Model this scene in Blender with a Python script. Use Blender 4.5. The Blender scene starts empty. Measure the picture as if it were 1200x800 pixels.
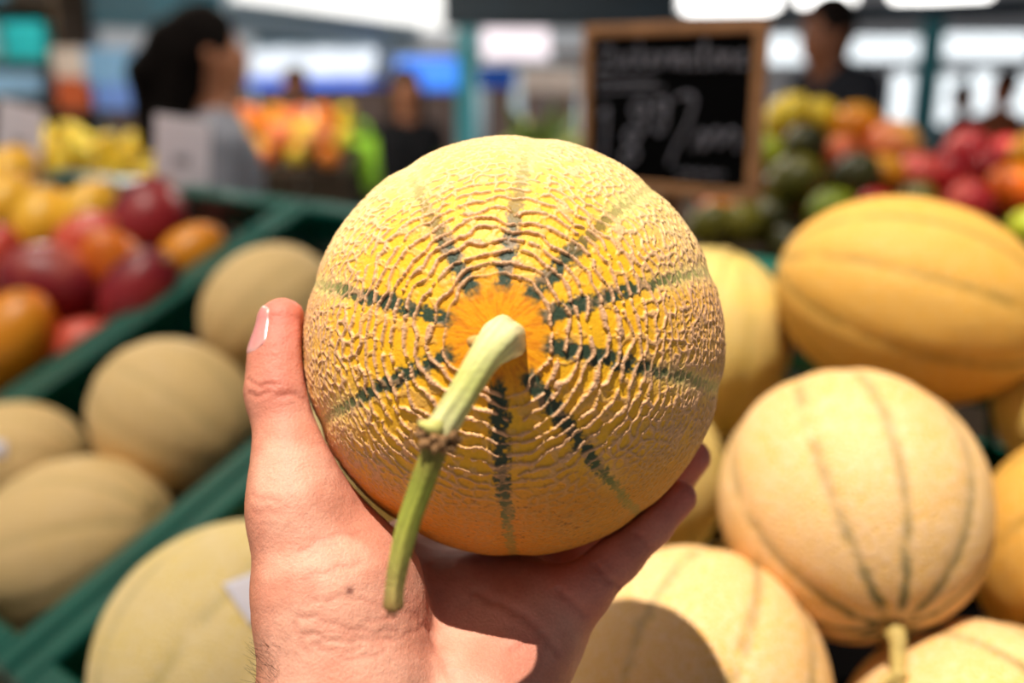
import bpy, math, random
import numpy as np

random.seed(7)
RNG = np.random.default_rng(11)
scene = bpy.context.scene
COL = scene.collection

# ------------------------------------------------------------------ camera, sky, sun, exposure
CAM = np.array([0.0, 0.0, 1.45])
PITCH = math.radians(15)
FPX = 1200 * 35 / 36.0
AX = np.array([1.0, 0, 0])
AF = np.array([0, math.cos(PITCH), -math.sin(PITCH)])     # viewing direction
AU = np.array([0, math.sin(PITCH), math.cos(PITCH)])      # up in the picture

cam_data = bpy.data.cameras.new('camera')
cam_data.lens = 35
cam_data.sensor_width = 36
cam_data.clip_start = 0.01
cam_data.clip_end = 200
cam_data.dof.use_dof = True
cam_data.dof.focus_distance = 0.297
cam_data.dof.aperture_fstop = 4.5
cam = bpy.data.objects.new('camera', cam_data)
COL.objects.link(cam)
cam.location = CAM
cam.rotation_euler = (math.radians(75), 0, 0)
scene.camera = cam

world = bpy.data.worlds.new('sky')
scene.world = world
world.use_nodes = True
wn = world.node_tree
wbg = wn.nodes['Background']
wtc = wn.nodes.new('ShaderNodeTexCoord')
wsp = wn.nodes.new('ShaderNodeSeparateXYZ')
wrp = wn.nodes.new('ShaderNodeValToRGB')                  # pale horizon, deeper blue overhead
wrp.color_ramp.elements[0].position = 0.0
wrp.color_ramp.elements[0].color = (1.0, 1.0, 1.0, 1)
wrp.color_ramp.elements[1].position = 1.0
wrp.color_ramp.elements[1].color = (0.08, 0.13, 0.22, 1)
wmid = wrp.color_ramp.elements.new(0.16)
wmid.color = (0.26, 0.33, 0.44, 1)
wn.links.new(wtc.outputs['Generated'], wsp.inputs[0])
wn.links.new(wsp.outputs['Z'], wrp.inputs['Fac'])
wn.links.new(wrp.outputs['Color'], wbg.inputs['Color'])
wbg.inputs['Strength'].default_value = 0.62

TO_SUN = -0.15 * AX + 0.87 * AU - 0.455 * AF
TO_SUN = TO_SUN / np.linalg.norm(TO_SUN)
sun_data = bpy.data.lights.new('sun', 'SUN')
sun_data.energy = 10.5
sun_data.angle = math.radians(0.55)
sun_data.color = (1.0, 0.94, 0.83)
sun = bpy.data.objects.new('sun', sun_data)
COL.objects.link(sun)
from mathutils import Vector, Matrix, Quaternion
sun.rotation_euler = Vector(TO_SUN).to_track_quat('Z', 'Y').to_euler()
sun.location = (0, -2, 6)

scene.view_settings.view_transform = 'Standard'
scene.view_settings.look = 'None'
scene.view_settings.exposure = -0.6
scene.view_settings.gamma = 1.0
scene.view_settings.use_curve_mapping = False


# ------------------------------------------------------------------ helpers
def lin(c):
    c = np.asarray(c, float) / 255.0
    return np.where(c <= 0.04045, c / 12.92, ((c + 0.055) / 1.055) ** 2.4)


def P(px, py, d):
    """world point seen at a photo pixel, d metres along the viewing axis"""
    return CAM + d * ((px - 600) / FPX * AX + (400 - py) / FPX * AU + AF)


def camvec(x, y, z):
    """direction: x right, y up in picture, z towards the camera"""
    v = x * AX + y * AU - z * AF
    return v / np.linalg.norm(v)


def sstep(a, b, x):
    t = np.clip((x - a) / (b - a), 0, 1)
    return t * t * (3 - 2 * t)


def hash3(ix, iy, iz, seed=0):
    h = (ix.astype(np.int64) * 73856093) ^ (iy.astype(np.int64) * 19349663) ^ (iz.astype(np.int64) * 83492791) ^ (seed * 2654435761)
    h = (h ^ (h >> 13)) * 1274126177
    h = h ^ (h >> 16)
    return (h & 0xFFFFFF) / float(0xFFFFFF)


def vnoise(p, seed=0):
    i = np.floor(p).astype(np.int64)
    f = p - i
    f = f * f * (3 - 2 * f)
    out = 0
    for dx in (0, 1):
        for dy in (0, 1):
            for dz in (0, 1):
                w = (f[:, 0] if dx else 1 - f[:, 0]) * (f[:, 1] if dy else 1 - f[:, 1]) * (f[:, 2] if dz else 1 - f[:, 2])
                out = out + w * hash3(i[:, 0] + dx, i[:, 1] + dy, i[:, 2] + dz, seed)
    return out


def fbm(p, seed=0, o=3):
    s, a, t = 0, 1.0, 0
    for k in range(o):
        s = s + a * vnoise(p * (2 ** k), seed + k)
        t += a
        a *= 0.5
    return s / t


def mesh_np(name, verts, quads, smooth=True):
    """mesh from numpy arrays; quads (n,4), a repeated last index makes a triangle"""
    verts = np.asarray(verts, np.float32)
    quads = np.asarray(quads, np.int32)
    tri = quads[:, 3] == quads[:, 2]
    me = bpy.data.meshes.new(name)
    me.vertices.add(len(verts))
    me.vertices.foreach_set('co', verts.ravel())
    cnt = np.where(tri, 3, 4)
    start = np.concatenate([[0], np.cumsum(cnt)[:-1]])
    keep = np.ones(quads.shape, bool)
    keep[tri, 3] = False
    me.loops.add(int(cnt.sum()))
    me.loops.foreach_set('vertex_index', quads[keep])
    me.polygons.add(len(quads))
    me.polygons.foreach_set('loop_start', start.astype(np.int32))
    me.polygons.foreach_set('loop_total', cnt.astype(np.int32))
    me.polygons.foreach_set('use_smooth', np.full(len(quads), smooth))
    me.update(calc_edges=True)
    me.validate()
    return me


def colour_attr(me, name, rgb):
    at = me.attributes.new(name, 'FLOAT_COLOR', 'POINT')
    a = np.ones((len(me.vertices), 4), np.float32)
    a[:, :3] = rgb
    at.data.foreach_set('color', a.ravel())


def float_attr(me, name, val):
    at = me.attributes.new(name, 'FLOAT', 'POINT')
    at.data.foreach_set('value', np.asarray(val, np.float32))


class MB:
    """collects boxes, tubes and so on into one mesh"""
    def __init__(self):
        self.v, self.f, self.sm = [], [], []

    def add(self, verts, faces, smooth=False):
        o = len(self.v)
        self.v += [tuple(map(float, q)) for q in verts]
        self.f += [tuple(i + o for i in q) for q in faces]
        self.sm += [smooth] * len(faces)
        return self

    def box(self, lo, hi, M=None, bev=0.0):
        lo, hi = np.array(lo, float), np.array(hi, float)
        if bev <= 0:
            pts = [(x, y, z) for z in (lo[2], hi[2]) for y in (lo[1], hi[1]) for x in (lo[0], hi[0])]
            fs = [(0, 2, 3, 1), (4, 5, 7, 6), (0, 1, 5, 4), (2, 6, 7, 3), (0, 4, 6, 2), (1, 3, 7, 5)]
        else:
            b = min(bev, 0.45 * float((hi - lo).min()))
            pts, fs, idx = [], [], {}
            for sx in (0, 1):
                for sy in (0, 1):
                    for sz in (0, 1):
                        c = np.array([(lo, hi)[sx][0], (lo, hi)[sy][1], (lo, hi)[sz][2]])
                        sg = np.array([1 - 2 * sx, 1 - 2 * sy, 1 - 2 * sz])
                        for ax in range(3):
                            q = c + sg * b
                            q[ax] = c[ax]
                            idx[(sx, sy, sz, ax)] = len(pts)
                            pts.append(tuple(q))
            for ax in range(3):
                o1, o2 = [k for k in range(3) if k != ax]
                for s in (0, 1):
                    loop = []
                    for a, c in ((0, 0), (1, 0), (1, 1), (0, 1)):
                        k = [0, 0, 0]
                        k[ax], k[o1], k[o2] = s, a, c
                        loop.append(idx[tuple(k) + (ax,)])
                    fs.append(tuple(loop))
            for ax in range(3):
                o1, o2 = [k for k in range(3) if k != ax]
                for a in (0, 1):
                    for c in (0, 1):
                        k0 = [0, 0, 0]
                        k1 = [0, 0, 0]
                        k0[o1] = k1[o1] = a
                        k0[o2] = k1[o2] = c
                        k1[ax] = 1
                        fs.append((idx[tuple(k0) + (o1,)], idx[tuple(k1) + (o1,)], idx[tuple(k1) + (o2,)], idx[tuple(k0) + (o2,)]))
            for sx in (0, 1):
                for sy in (0, 1):
                    for sz in (0, 1):
                        fs.append((idx[(sx, sy, sz, 0)], idx[(sx, sy, sz, 1)], idx[(sx, sy, sz, 2)]))
        if M is not None:
            pts = [tuple(M @ Vector(q)) for q in pts]
        return self.add(pts, fs)

    def tube(self, path, radii, n=12, caps=True, ridges=0, ramp=0.0):
        path = np.asarray(path, float)
        m = len(path)
        radii = np.full(m, radii) if np.isscalar(radii) else np.asarray(radii, float)
        T = np.gradient(path, axis=0)
        T /= np.linalg.norm(T, axis=1)[:, None]
        ref = np.array([0, 0, 1.0]) if abs(T[0][2]) < 0.9 else np.array([1.0, 0, 0])
        A = np.cross(T[0], ref)
        A /= np.linalg.norm(A)
        vs = []
        for i in range(m):
            A = A - T[i] * (A @ T[i])
            A /= np.linalg.norm(A)
            B = np.cross(T[i], A)
            for k in range(n):
                t = 2 * math.pi * k / n
                r = radii[i] * (1 + (ramp * math.cos(ridges * t) if ridges else 0))
                vs.append(path[i] + r * (math.cos(t) * A + math.sin(t) * B))
        fs = [(i * n + k, i * n + (k + 1) % n, (i + 1) * n + (k + 1) % n, (i + 1) * n + k) for i in range(m - 1) for k in range(n)]
        if caps:
            vs += [path[0], path[-1]]
            c0, c1 = m * n, m * n + 1
            fs += [(c0, (k + 1) % n, k) for k in range(n)]
            fs += [(c1, (m - 1) * n + k, (m - 1) * n + (k + 1) % n) for k in range(n)]
        return self.add(vs, fs, True)

    def ball(self, c, r, seg=16, ring=10):
        r = np.array([r, r, r], float) if np.isscalar(r) else np.asarray(r, float)
        vs, fs = [], []
        for i in range(ring + 1):
            th = math.pi * i / ring
            for k in range(seg):
                ph = 2 * math.pi * k / seg
                vs.append(np.asarray(c) + r * (math.sin(th) * math.cos(ph), math.sin(th) * math.sin(ph), math.cos(th)))
        for i in range(ring):
            for k in range(seg):
                fs.append((i * seg + k, (i + 1) * seg + k, (i + 1) * seg + (k + 1) % seg, i * seg + (k + 1) % seg))
        return self.add(vs, fs, True)

    def build(self, name, mat, parent=None, mw=None):
        me = bpy.data.meshes.new(name)
        me.from_pydata(self.v, [], self.f)
        me.polygons.foreach_set('use_smooth', self.sm)
        me.validate()
        import bmesh
        b = bmesh.new()
        b.from_mesh(me)
        bmesh.ops.remove_doubles(b, verts=b.verts, dist=1e-6)
        bmesh.ops.recalc_face_normals(b, faces=b.faces)
        b.to_mesh(me)
        b.free()
        return link(name, me, mat, parent)


def link(name, me, mat, parent=None):
    o = bpy.data.objects.new(name, me)
    COL.objects.link(o)
    if mat is not None:
        for m in (mat if isinstance(mat, (list, tuple)) else [mat]):
            me.materials.append(m)
    if parent is not None:
        o.parent = parent
    return o


def tag(o, label, cat, group=None, kind=None):
    if label:
        o['label'] = label
    if cat:
        o['category'] = cat
    if group:
        o['group'] = group
    if kind:
        o['kind'] = kind
    return o


def empty(name, loc, rot=None):
    o = bpy.data.objects.new(name, None)
    o.empty_display_size = 0.02
    COL.objects.link(o)
    o.location = Vector(loc)
    if rot is not None:
        o.rotation_mode = 'QUATERNION'
        o.rotation_quaternion = rot
    return o


def copy_tree(o, parent=None):
    c = o.copy()
    COL.objects.link(c)
    c.parent = parent
    for ch in list(o.children):
        copy_tree(ch, c)
    return c


def frame_quat(x, y, z):
    return Matrix(((x[0], y[0], z[0]), (x[1], y[1], z[1]), (x[2], y[2], z[2]))).to_quaternion()


def axis_quat(z, roll=0.0):
    q = Vector(z).to_track_quat('Z', 'Y')
    return q @ Quaternion((0, 0, 1), roll)


# ------------------------------------------------------------------ materials
MATS = {}


def mat(name, rgb, rough=0.6, var=0.12, scale=30, bump=0.0, bscale=120, spec=0.4, metal=0.0, emit=0.0, coat=0.0, sss=0.0):
    if name in MATS:
        return MATS[name]
    m = bpy.data.materials.new(name)
    m.use_nodes = True
    nt = m.node_tree
    b = nt.nodes['Principled BSDF']
    c = lin(rgb)
    tc = nt.nodes.new('ShaderNodeTexCoord')
    nz = nt.nodes.new('ShaderNodeTexNoise')
    nz.inputs['Scale'].default_value = scale
    nz.inputs['Detail'].default_value = 3
    nt.links.new(tc.outputs['Object'], nz.inputs['Vector'])
    rp = nt.nodes.new('ShaderNodeValToRGB')
    rp.color_ramp.elements[0].position = 0.3
    rp.color_ramp.elements[1].position = 0.7
    rp.color_ramp.elements[0].color = (*np.clip(c * (1 - var), 0, 1), 1)
    rp.color_ramp.elements[1].color = (*np.clip(c * (1 + var), 0, 1), 1)
    nt.links.new(nz.outputs['Fac'], rp.inputs['Fac'])
    nt.links.new(rp.outputs['Color'], b.inputs['Base Color'])
    b.inputs['Roughness'].default_value = rough
    b.inputs['Specular IOR Level'].default_value = spec
    b.inputs['Metallic'].default_value = metal
    if coat:
        b.inputs['Coat Weight'].default_value = coat
        b.inputs['Coat Roughness'].default_value = 0.15
    if sss:
        b.inputs['Subsurface Weight'].default_value = sss
        b.inputs['Subsurface Radius'].default_value = (0.006, 0.003, 0.0015)
        b.inputs['Subsurface Scale'].default_value = 1.0
    if bump:
        n2 = nt.nodes.new('ShaderNodeTexNoise')
        n2.inputs['Scale'].default_value = bscale
        n2.inputs['Detail'].default_value = 4
        nt.links.new(tc.outputs['Object'], n2.inputs['Vector'])
        bp = nt.nodes.new('ShaderNodeBump')
        bp.inputs['Strength'].default_value = bump
        bp.inputs['Distance'].default_value = 0.002
        nt.links.new(n2.outputs['Fac'], bp.inputs['Height'])
        nt.links.new(bp.outputs['Normal'], b.inputs['Normal'])
    if emit:
        nt.links.new(rp.outputs['Color'], b.inputs['Emission Color'])
        b.inputs['Emission Strength'].default_value = emit
    MATS[name] = m
    return m


def attr_mat(name, attr='Col', rough=0.55, bump=0.0, bscale=500, spec=0.35, sss=0.0, rad=(0.004, 0.002, 0.001)):
    """colour comes from the mesh's own colour attribute, fine grain from noise"""
    m = bpy.data.materials.new(name)
    m.use_nodes = True
    nt = m.node_tree
    b = nt.nodes['Principled BSDF']
    at = nt.nodes.new('ShaderNodeAttribute')
    at.attribute_name = attr
    tc = nt.nodes.new('ShaderNodeTexCoord')
    nz = nt.nodes.new('ShaderNodeTexNoise')
    nz.inputs['Scale'].default_value = bscale
    nz.inputs['Detail'].default_value = 4
    nt.links.new(tc.outputs['Object'], nz.inputs['Vector'])
    mr = nt.nodes.new('ShaderNodeMapRange')
    mr.inputs['To Min'].default_value = 0.82
    mr.inputs['To Max'].default_value = 1.18
    nt.links.new(nz.outputs['Fac'], mr.inputs['Value'])
    mx = nt.nodes.new('ShaderNodeVectorMath')
    mx.operation = 'SCALE'
    nt.links.new(at.outputs['Color'], mx.inputs[0])
    nt.links.new(mr.outputs['Result'], mx.inputs['Scale'])
    nt.links.new(mx.outputs['Vector'], b.inputs['Base Color'])
    b.inputs['Roughness'].default_value = rough
    b.inputs['Specular IOR Level'].default_value = spec
    if sss:
        b.inputs['Subsurface Weight'].default_value = sss
        b.inputs['Subsurface Radius'].default_value = rad
        b.inputs['Subsurface Scale'].default_value = 1.0
    if bump:
        bp = nt.nodes.new('ShaderNodeBump')
        bp.inputs['Strength'].default_value = bump
        bp.inputs['Distance'].default_value = 0.0006
        nt.links.new(nz.outputs['Fac'], bp.inputs['Height'])
        nt.links.new(bp.outputs['Normal'], b.inputs['Normal'])
    MATS[name] = m
    return m


M_GREEN = mat('crate_green_plastic', (0, 80, 66), 0.30, 0.10, 25, 0.15, 300, spec=0.6)
M_WOOD = mat('stained_wood', (140, 92, 55), 0.6, 0.25, 40, 0.3, 80)
M_CHALK = mat('chalk', (136, 134, 146), 0.9, 0.35, 300)
M_SLATE = mat('slate_black', (4, 4, 5), 0.8, 0.3, 12, spec=0.05)
M_PAPER = mat('white_paper', (226, 218, 226), 0.7, 0.03, 20)
M_PRINT = mat('grey_print', (150, 146, 152), 0.8, 0.2, 60)
M_STEM = mat('dry_stem', (176, 150, 84), 0.7, 0.3, 90, 0.4, 200)
M_TEAL = mat('teal_steel', (0, 96, 118), 0.45, 0.10, 6)
M_TEALPOST = mat('teal_post_steel', (52, 140, 150), 0.45, 0.10, 6)
M_GREYBLUE = mat('grey_blue_steel', (160, 182, 198), 0.5, 0.10, 6)
M_DARKBEAM = mat('dark_steel', (18, 36, 48), 0.5, 0.2, 6)
M_STALL = mat('dark_stall_boards', (60, 46, 32), 0.8, 0.3, 8)

# ------------------------------------------------------------------ implicit surfaces (hand and people)


def seg_d(p, a, b, r1, r2, flat=None):
    ab = b - a
    t = np.clip(((p - a) @ ab) / (ab @ ab), 0, 1)
    q = p - a - t[:, None] * ab
    if flat is not None:                       # squash along a direction
        n, k = flat
        q = q + (q @ n)[:, None] * n * (k - 1)
    return np.sqrt((q * q).sum(1)) - (r1 + t * (r2 - r1))


def smin(a, b, k):
    h = np.maximum(k - np.abs(a - b), 0) / k
    return np.minimum(a, b) - h * h * k * 0.25


def smax(a, b, k):
    return -smin(-a, -b, k)


def surface_nets(f, lo, hi, h):
    lo = np.asarray(lo, float)
    n = np.ceil((np.asarray(hi) - lo) / h).astype(int) + 1
    xs = [lo[k] + h * np.arange(n[k]) for k in range(3)]
    val = np.empty(n, np.float32)
    # coarse pass first, then only the points near the surface
    S = 5
    nc = n // S + 2
    g = np.stack(np.meshgrid(*[lo[k] + h * S * np.arange(nc[k]) for k in range(3)], indexing='ij'), -1).reshape(-1, 3)
    cv = f(g).reshape(nc).astype(np.float32)
    ix = [np.minimum((np.arange(n[k]) + S // 2) // S, nc[k] - 1) for k in range(3)]
    val[:] = cv[np.ix_(*ix)]
    todo = np.argwhere(np.abs(val) < h * S * 2.2)
    for k in range(0, len(todo), 200000):
        t = todo[k:k + 200000]
        val[t[:, 0], t[:, 1], t[:, 2]] = f(lo + h * t)
    ins = val < 0
    c = n - 1
    cnt = np.zeros(c, np.int8)
    for dx in (0, 1):
        for dy in (0, 1):
            for dz in (0, 1):
                cnt += ins[dx:dx + c[0], dy:dy + c[1], dz:dz + c[2]]
    act = (cnt > 0) & (cnt < 8)
    ids = np.full(c, -1, np.int64)
    ci = np.argwhere(act)
    ids[act] = np.arange(len(ci))
    acc = np.zeros((len(ci), 3))
    num = np.zeros(len(ci))
    cor = [(0, 0, 0), (1, 0, 0), (0, 1, 0), (1, 1, 0), (0, 0, 1), (1, 0, 1), (0, 1, 1), (1, 1, 1)]
    for a in range(8):
        for b_ in range(a + 1, 8):
            d = np.abs(np.array(cor[a]) - np.array(cor[b_]))
            if d.sum() != 1:
                continue
            ia = ci + cor[a]
            ib = ci + cor[b_]
            va = val[ia[:, 0], ia[:, 1], ia[:, 2]]
            vb = val[ib[:, 0], ib[:, 1], ib[:, 2]]
            m = (va < 0) != (vb < 0)
            t = np.where(m, va / np.where(m, va - vb, 1), 0)
            acc += m[:, None] * (ia + t[:, None] * (ib - ia))
            num += m
    V = lo + h * acc / num[:, None]
    Q = []
    for ax in range(3):
        o1, o2 = (ax + 1) % 3, (ax + 2) % 3
        sl0 = [slice(None)] * 3
        sl1 = [slice(None)] * 3
        sl0[ax] = slice(0, n[ax] - 1)
        sl1[ax] = slice(1, n[ax])
        a, b_ = ins[tuple(sl0)], ins[tuple(sl1)]
        e = np.argwhere(a != b_)
        ok = (e[:, o1] > 0) & (e[:, o2] > 0) & (e[:, o1] < n[o1] - 1) & (e[:, o2] < n[o2] - 1)
        e = e[ok]
        fl = a[e[:, 0], e[:, 1], e[:, 2]]

        def cid(d1, d2):
            g = e.copy()
            g[:, o1] += d1
            g[:, o2] += d2
            return ids[g[:, 0], g[:, 1], g[:, 2]]
        q = np.stack([cid(-1, -1), cid(0, -1), cid(0, 0), cid(-1, 0)], 1)
        q[~fl] = q[~fl][:, ::-1]
        Q.append(q)
    return V, np.concatenate(Q)


def quad_subdivide(V, Q):
    E = np.concatenate([Q[:, [0, 1]], Q[:, [1, 2]], Q[:, [2, 3]], Q[:, [3, 0]]])
    E.sort(axis=1)
    U_, inv = np.unique(E, axis=0, return_inverse=True)
    inv = inv.reshape(-1)
    nq = len(Q)
    nv = len(V)
    em = nv + inv.reshape(4, nq)
    fc = nv + len(U_) + np.arange(nq)
    V2 = np.concatenate([V, (V[U_[:, 0]] + V[U_[:, 1]]) / 2, V[Q].mean(1)])
    Q2 = np.concatenate([np.stack([Q[:, k], em[k], fc, em[(k + 3) % 4]], 1) for k in range(4)])
    return V2, Q2


def grad(f, p, e=2e-4):
    g = np.empty_like(p)
    for k in range(3):
        d = np.zeros(3)
        d[k] = e
        g[:, k] = (f(p + d) - f(p - d)) / (2 * e)
    return g


def snap(f, V, it=3, e=2e-4):
    for _ in range(it):
        g = grad(f, V, e)
        v = f(V)
        V = V - (v / np.maximum((g * g).sum(1), 0.2))[:, None] * g
    return V


# ------------------------------------------------------------------ the market hall
def struct(o):
    o['kind'] = 'structure'
    return o


M_FLOOR = mat('concrete_floor', (120, 112, 104), 0.8, 0.15, 3, 0.2, 40)
M_CEIL = mat('hall_roof_sheet', (92, 96, 100), 0.7, 0.10, 2)
M_WALLP = mat('pale_wall_panel', (214, 216, 224), 0.7, 0.06, 2)
struct(MB().box((-14, -4, -0.1), (14, 22, 0)).build('floor', M_FLOOR))
struct(MB().box((-14, 2.3, 4.6), (14, 5.4, 4.75)).build('ceiling', M_CEIL))
struct(MB().box((2.2, 5.6, 4.6), (14, 12, 4.75)).build('ceiling_right', M_CEIL))


def glass_mat():
    m = bpy.data.materials.new('window_glass')
    m.use_nodes = True
    nt = m.node_tree
    nt.nodes.remove(nt.nodes['Principled BSDF'])
    out = nt.nodes['Material Output']
    tr = nt.nodes.new('ShaderNodeBsdfTransparent')
    tr.inputs['Color'].default_value = (0.93, 0.97, 1, 1)
    gl = nt.nodes.new('ShaderNodeBsdfGlossy')
    gl.inputs['Roughness'].default_value = 0.05
    fr = nt.nodes.new('ShaderNodeMixShader')
    nz = nt.nodes.new('ShaderNodeTexNoise')
    nz.inputs['Scale'].default_value = 2.0
    mr = nt.nodes.new('ShaderNodeMapRange')
    mr.inputs['To Min'].default_value = 0.03
    mr.inputs['To Max'].default_value = 0.10
    nt.links.new(nz.outputs['Fac'], mr.inputs['Value'])
    nt.links.new(mr.outputs['Result'], fr.inputs['Fac'])
    nt.links.new(tr.outputs[0], fr.inputs[1])
    nt.links.new(gl.outputs[0], fr.inputs[2])
    nt.links.new(fr.outputs[0], out.inputs['Surface'])
    MATS['window_glass'] = m
    return m


M_GLASS = glass_mat()

# far wall on the right: pale panels with window openings (wall plane y = 11)
WY = 11.0


def on_wall(px, py, y=WY):
    r = (px - 600) / FPX * AX + (400 - py) / FPX * AU + AF
    q = CAM + r * (y - CAM[1]) / r[1]
    return q[0], q[2]


def wall_with_windows(name, y, x0, x1, z0, z1, holes, m, t=0.18):
    xs = sorted({x0, x1, *[h[0] for h in holes], *[h[1] for h in holes]})
    zs = sorted({z0, z1, *[h[2] for h in holes], *[h[3] for h in holes]})
    mb = MB()
    for i in range(len(xs) - 1):
        for k in range(len(zs) - 1):
            cx, cz = (xs[i] + xs[i + 1]) / 2, (zs[k] + zs[k + 1]) / 2
            if any(h[0] < cx < h[1] and h[2] < cz < h[3] for h in holes):
                continue
            mb.box((xs[i], y, zs[k]), (xs[i + 1], y + t, zs[k + 1]))
    return struct(mb.build(name, m))


wins = []
for (a, b, c, d) in ((893, 955, 38, 78), (996, 1084, 40, 74), (1094, 1215, 36, 72), (1100, 1134, 84, 150), (1136, 1176, 80, 138), (1180, 1240, 84, 140), (1046, 1072, 82, 150)):
    xa, zt = on_wall(a, c)
    xb, zb = on_wall(b, d)
    wins.append((xa, xb, zb, zt))
wall_with_windows('wall_back_right', WY, 2.55, 9.0, 0.0, 4.6, wins, M_WALLP)
for i, (xa, xb, za, zb) in enumerate(wins):
    w = struct(empty('window_%d' % (i + 1), ((xa + xb) / 2, WY, za)))
    w0 = Vector(w.location)
    mb = MB()
    fw = 0.03
    for lo, hi in (((xa, za), (xb, za + fw)), ((xa, zb - fw), (xb, zb)), ((xa, za + fw), (xa + fw, zb - fw)), ((xb - fw, za + fw), (xb, zb - fw))):
        mb.box(np.array((lo[0], WY + 0.04, lo[1])) - w0, np.array((hi[0], WY + 0.10, hi[1])) - w0)
    mb.build('window_frame', M_GREYBLUE, w)
    MB().box(np.array((xa + fw, WY + 0.065, za + fw)) - w0, np.array((xb - fw, WY + 0.075, zb - fw)) - w0).build('pane', M_GLASS, w)
# low far wall behind the left stalls, open to the sky above
struct(MB().box((-9, 13.0, 0), (2.55, 13.2, 1.75)).build('wall_back_left', mat('stained_low_wall', (96, 80, 76), 0.8, 0.2, 2)))


# white slab added outside, sloped to catch sun so the windows look bright
struct(MB().add([(1.5, 14.2, .6), (16, 14.2, .6), (16, 18.5, 4.6), (1.5, 18.5, 4.6), (1.5, 14.2, .5), (16, 14.2, .5), (16, 18.5, 4.5), (1.5, 18.5, 4.5)],
                [(0, 1, 2, 3), (7, 6, 5, 4), (0, 4, 5, 1), (1, 5, 6, 2), (2, 6, 7, 3), (3, 7, 4, 0)]).build('sky_slab', mat('sky_slab_white', (236, 240, 248), 0.8, 0.03, 1)))


def bar(name, pxa, pya, da, pxb, pyb, db, hpx, depth, m, label, cat, group=None):
    """a straight beam between two photo points, hpx tall at its first end"""
    A, B = P(pxa, pya, da), P(pxb, pyb, db)
    L = B - A
    ln = np.linalg.norm(L)
    x = L / ln
    y = np.cross((0, 0, 1.0), x)
    y /= np.linalg.norm(y)
    z = np.cross(x, y)
    hh = hpx * da / FPX
    o = empty(name, A, frame_quat(x, y, z))
    MB().box((0, 0, -hh / 2), (ln, depth, hh / 2), bev=0.006).build('web', m, o)
    MB().box((0, -0.03, hh / 2), (ln, depth + 0.03, hh / 2 + 0.02)).build('flange', m, o)
    MB().box((0, -0.03, -hh / 2 - 0.02), (ln, depth + 0.03, -hh / 2)).build('flange', m, o)
    return tag(o, label, cat, group)


def post(px, py, d, wpx, m, label, top=3.2):
    q = P(px, py, d)
    w = wpx * d / FPX
    o = empty('post', (q[0], q[1], 0))
    MB().box((-w / 2, -w / 2, 0.02), (w / 2, w / 2, top), bev=0.01).build('shaft', m, o)
    MB().box((-w * 0.9, -w * 0.9, 0), (w * 0.9, w * 0.9, 0.02)).build('base_plate', m, o)
    return tag(o, label, 'post')


bar('roof_beam', -90, -6, 5.0, 262, 14, 5.6, 42, 0.14, M_TEAL, 'deep teal steel roof beam above the woman in grey', 'beam')
bar('roof_beam', 266, 18, 6.0, 492, 44, 8.0, 27, 0.12, M_GREYBLUE, 'pale grey-blue roof beam sloping down towards the blue tarpaulin', 'beam')
bar('roof_beam', 300, 48, 8.0, 486, 50, 8.4, 12, 0.10, M_TEAL, 'thin teal rail under the grey-blue roof beam', 'beam')
bar('roof_beam', 518, 8, 4.6, 796, 10, 4.6, 34, 0.14, M_DARKBEAM, 'near-black steel roof beam above the chalkboard', 'beam')
bar('roof_beam', 790, 24, 4.8, 1240, 6, 4.4, 9, 0.10, M_DARKBEAM, 'dark grey lamp rail crossing in front of the window wall', 'beam')
post(100, 30, 5.6, 24, M_GREYBLUE, 'grey-blue square post under the deep teal beam')
post(547, 80, 7.0, 22, M_TEALPOST, 'teal square post beside the blue tarpaulin')
post(1088, 90, 8.5, 22, M_TEALPOST, 'teal square post in front of the window wall')


def lamp(px, py, d, wpx, hpx, label, group=None):
    q = P(px, py, d)
    w, h = wpx * d / FPX, hpx * d / FPX
    o = empty('ceiling_lamp', q)
    MB().box((-w / 2 - .02, -.09, h / 2), (w / 2 + .02, .09, h / 2 + .03), bev=.005).build('housing', M_GREYBLUE, o)
    MB().box((-w / 2, -.07, -h / 2), (w / 2, .07, h / 2), bev=.02).build('diffuser', mat('lamp_diffuser', (255, 252, 248), 0.5, 0.01, 5, emit=6.0), o)
    return tag(o, label, 'lamp', group)


lamp(856, 3, 4.7, 108, 22, 'glowing white lamp box above the chalkboard', None)
lamp(968, -4, 4.6, 64, 18, 'glowing white lamp box above the man in navy', None)
lamp(1102, -8, 4.5, 110, 16, 'long glowing white lamp box over the window wall', None)


# ------------------------------------------------------------------ tilted display: crates stand on a slope
DV = (1830 - 600) / FPX * AX + (400 + 767) / FPX * AU + AF
DV /= np.linalg.norm(DV)                                  # up the slope
DU = np.array([DV[1], -DV[0], 0])
DU /= np.linalg.norm(DU)                                  # along the row
DN = np.cross(DU, DV)                                     # out of the slope
HR = 0.45                                                 # rims lie this far under the camera
CH = 0.19                                                 # crate height


def D(u, v, n=0.0):
    """point on the slope; n above the plane of the crate rims"""
    return CAM + u * DU + v * DV + (n - HR) * DN


def to_uvn(p):
    r = np.asarray(p) - CAM
    return r @ DU, r @ DV, r @ DN + HR


DQ = frame_quat(DU, DV, DN)


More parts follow.
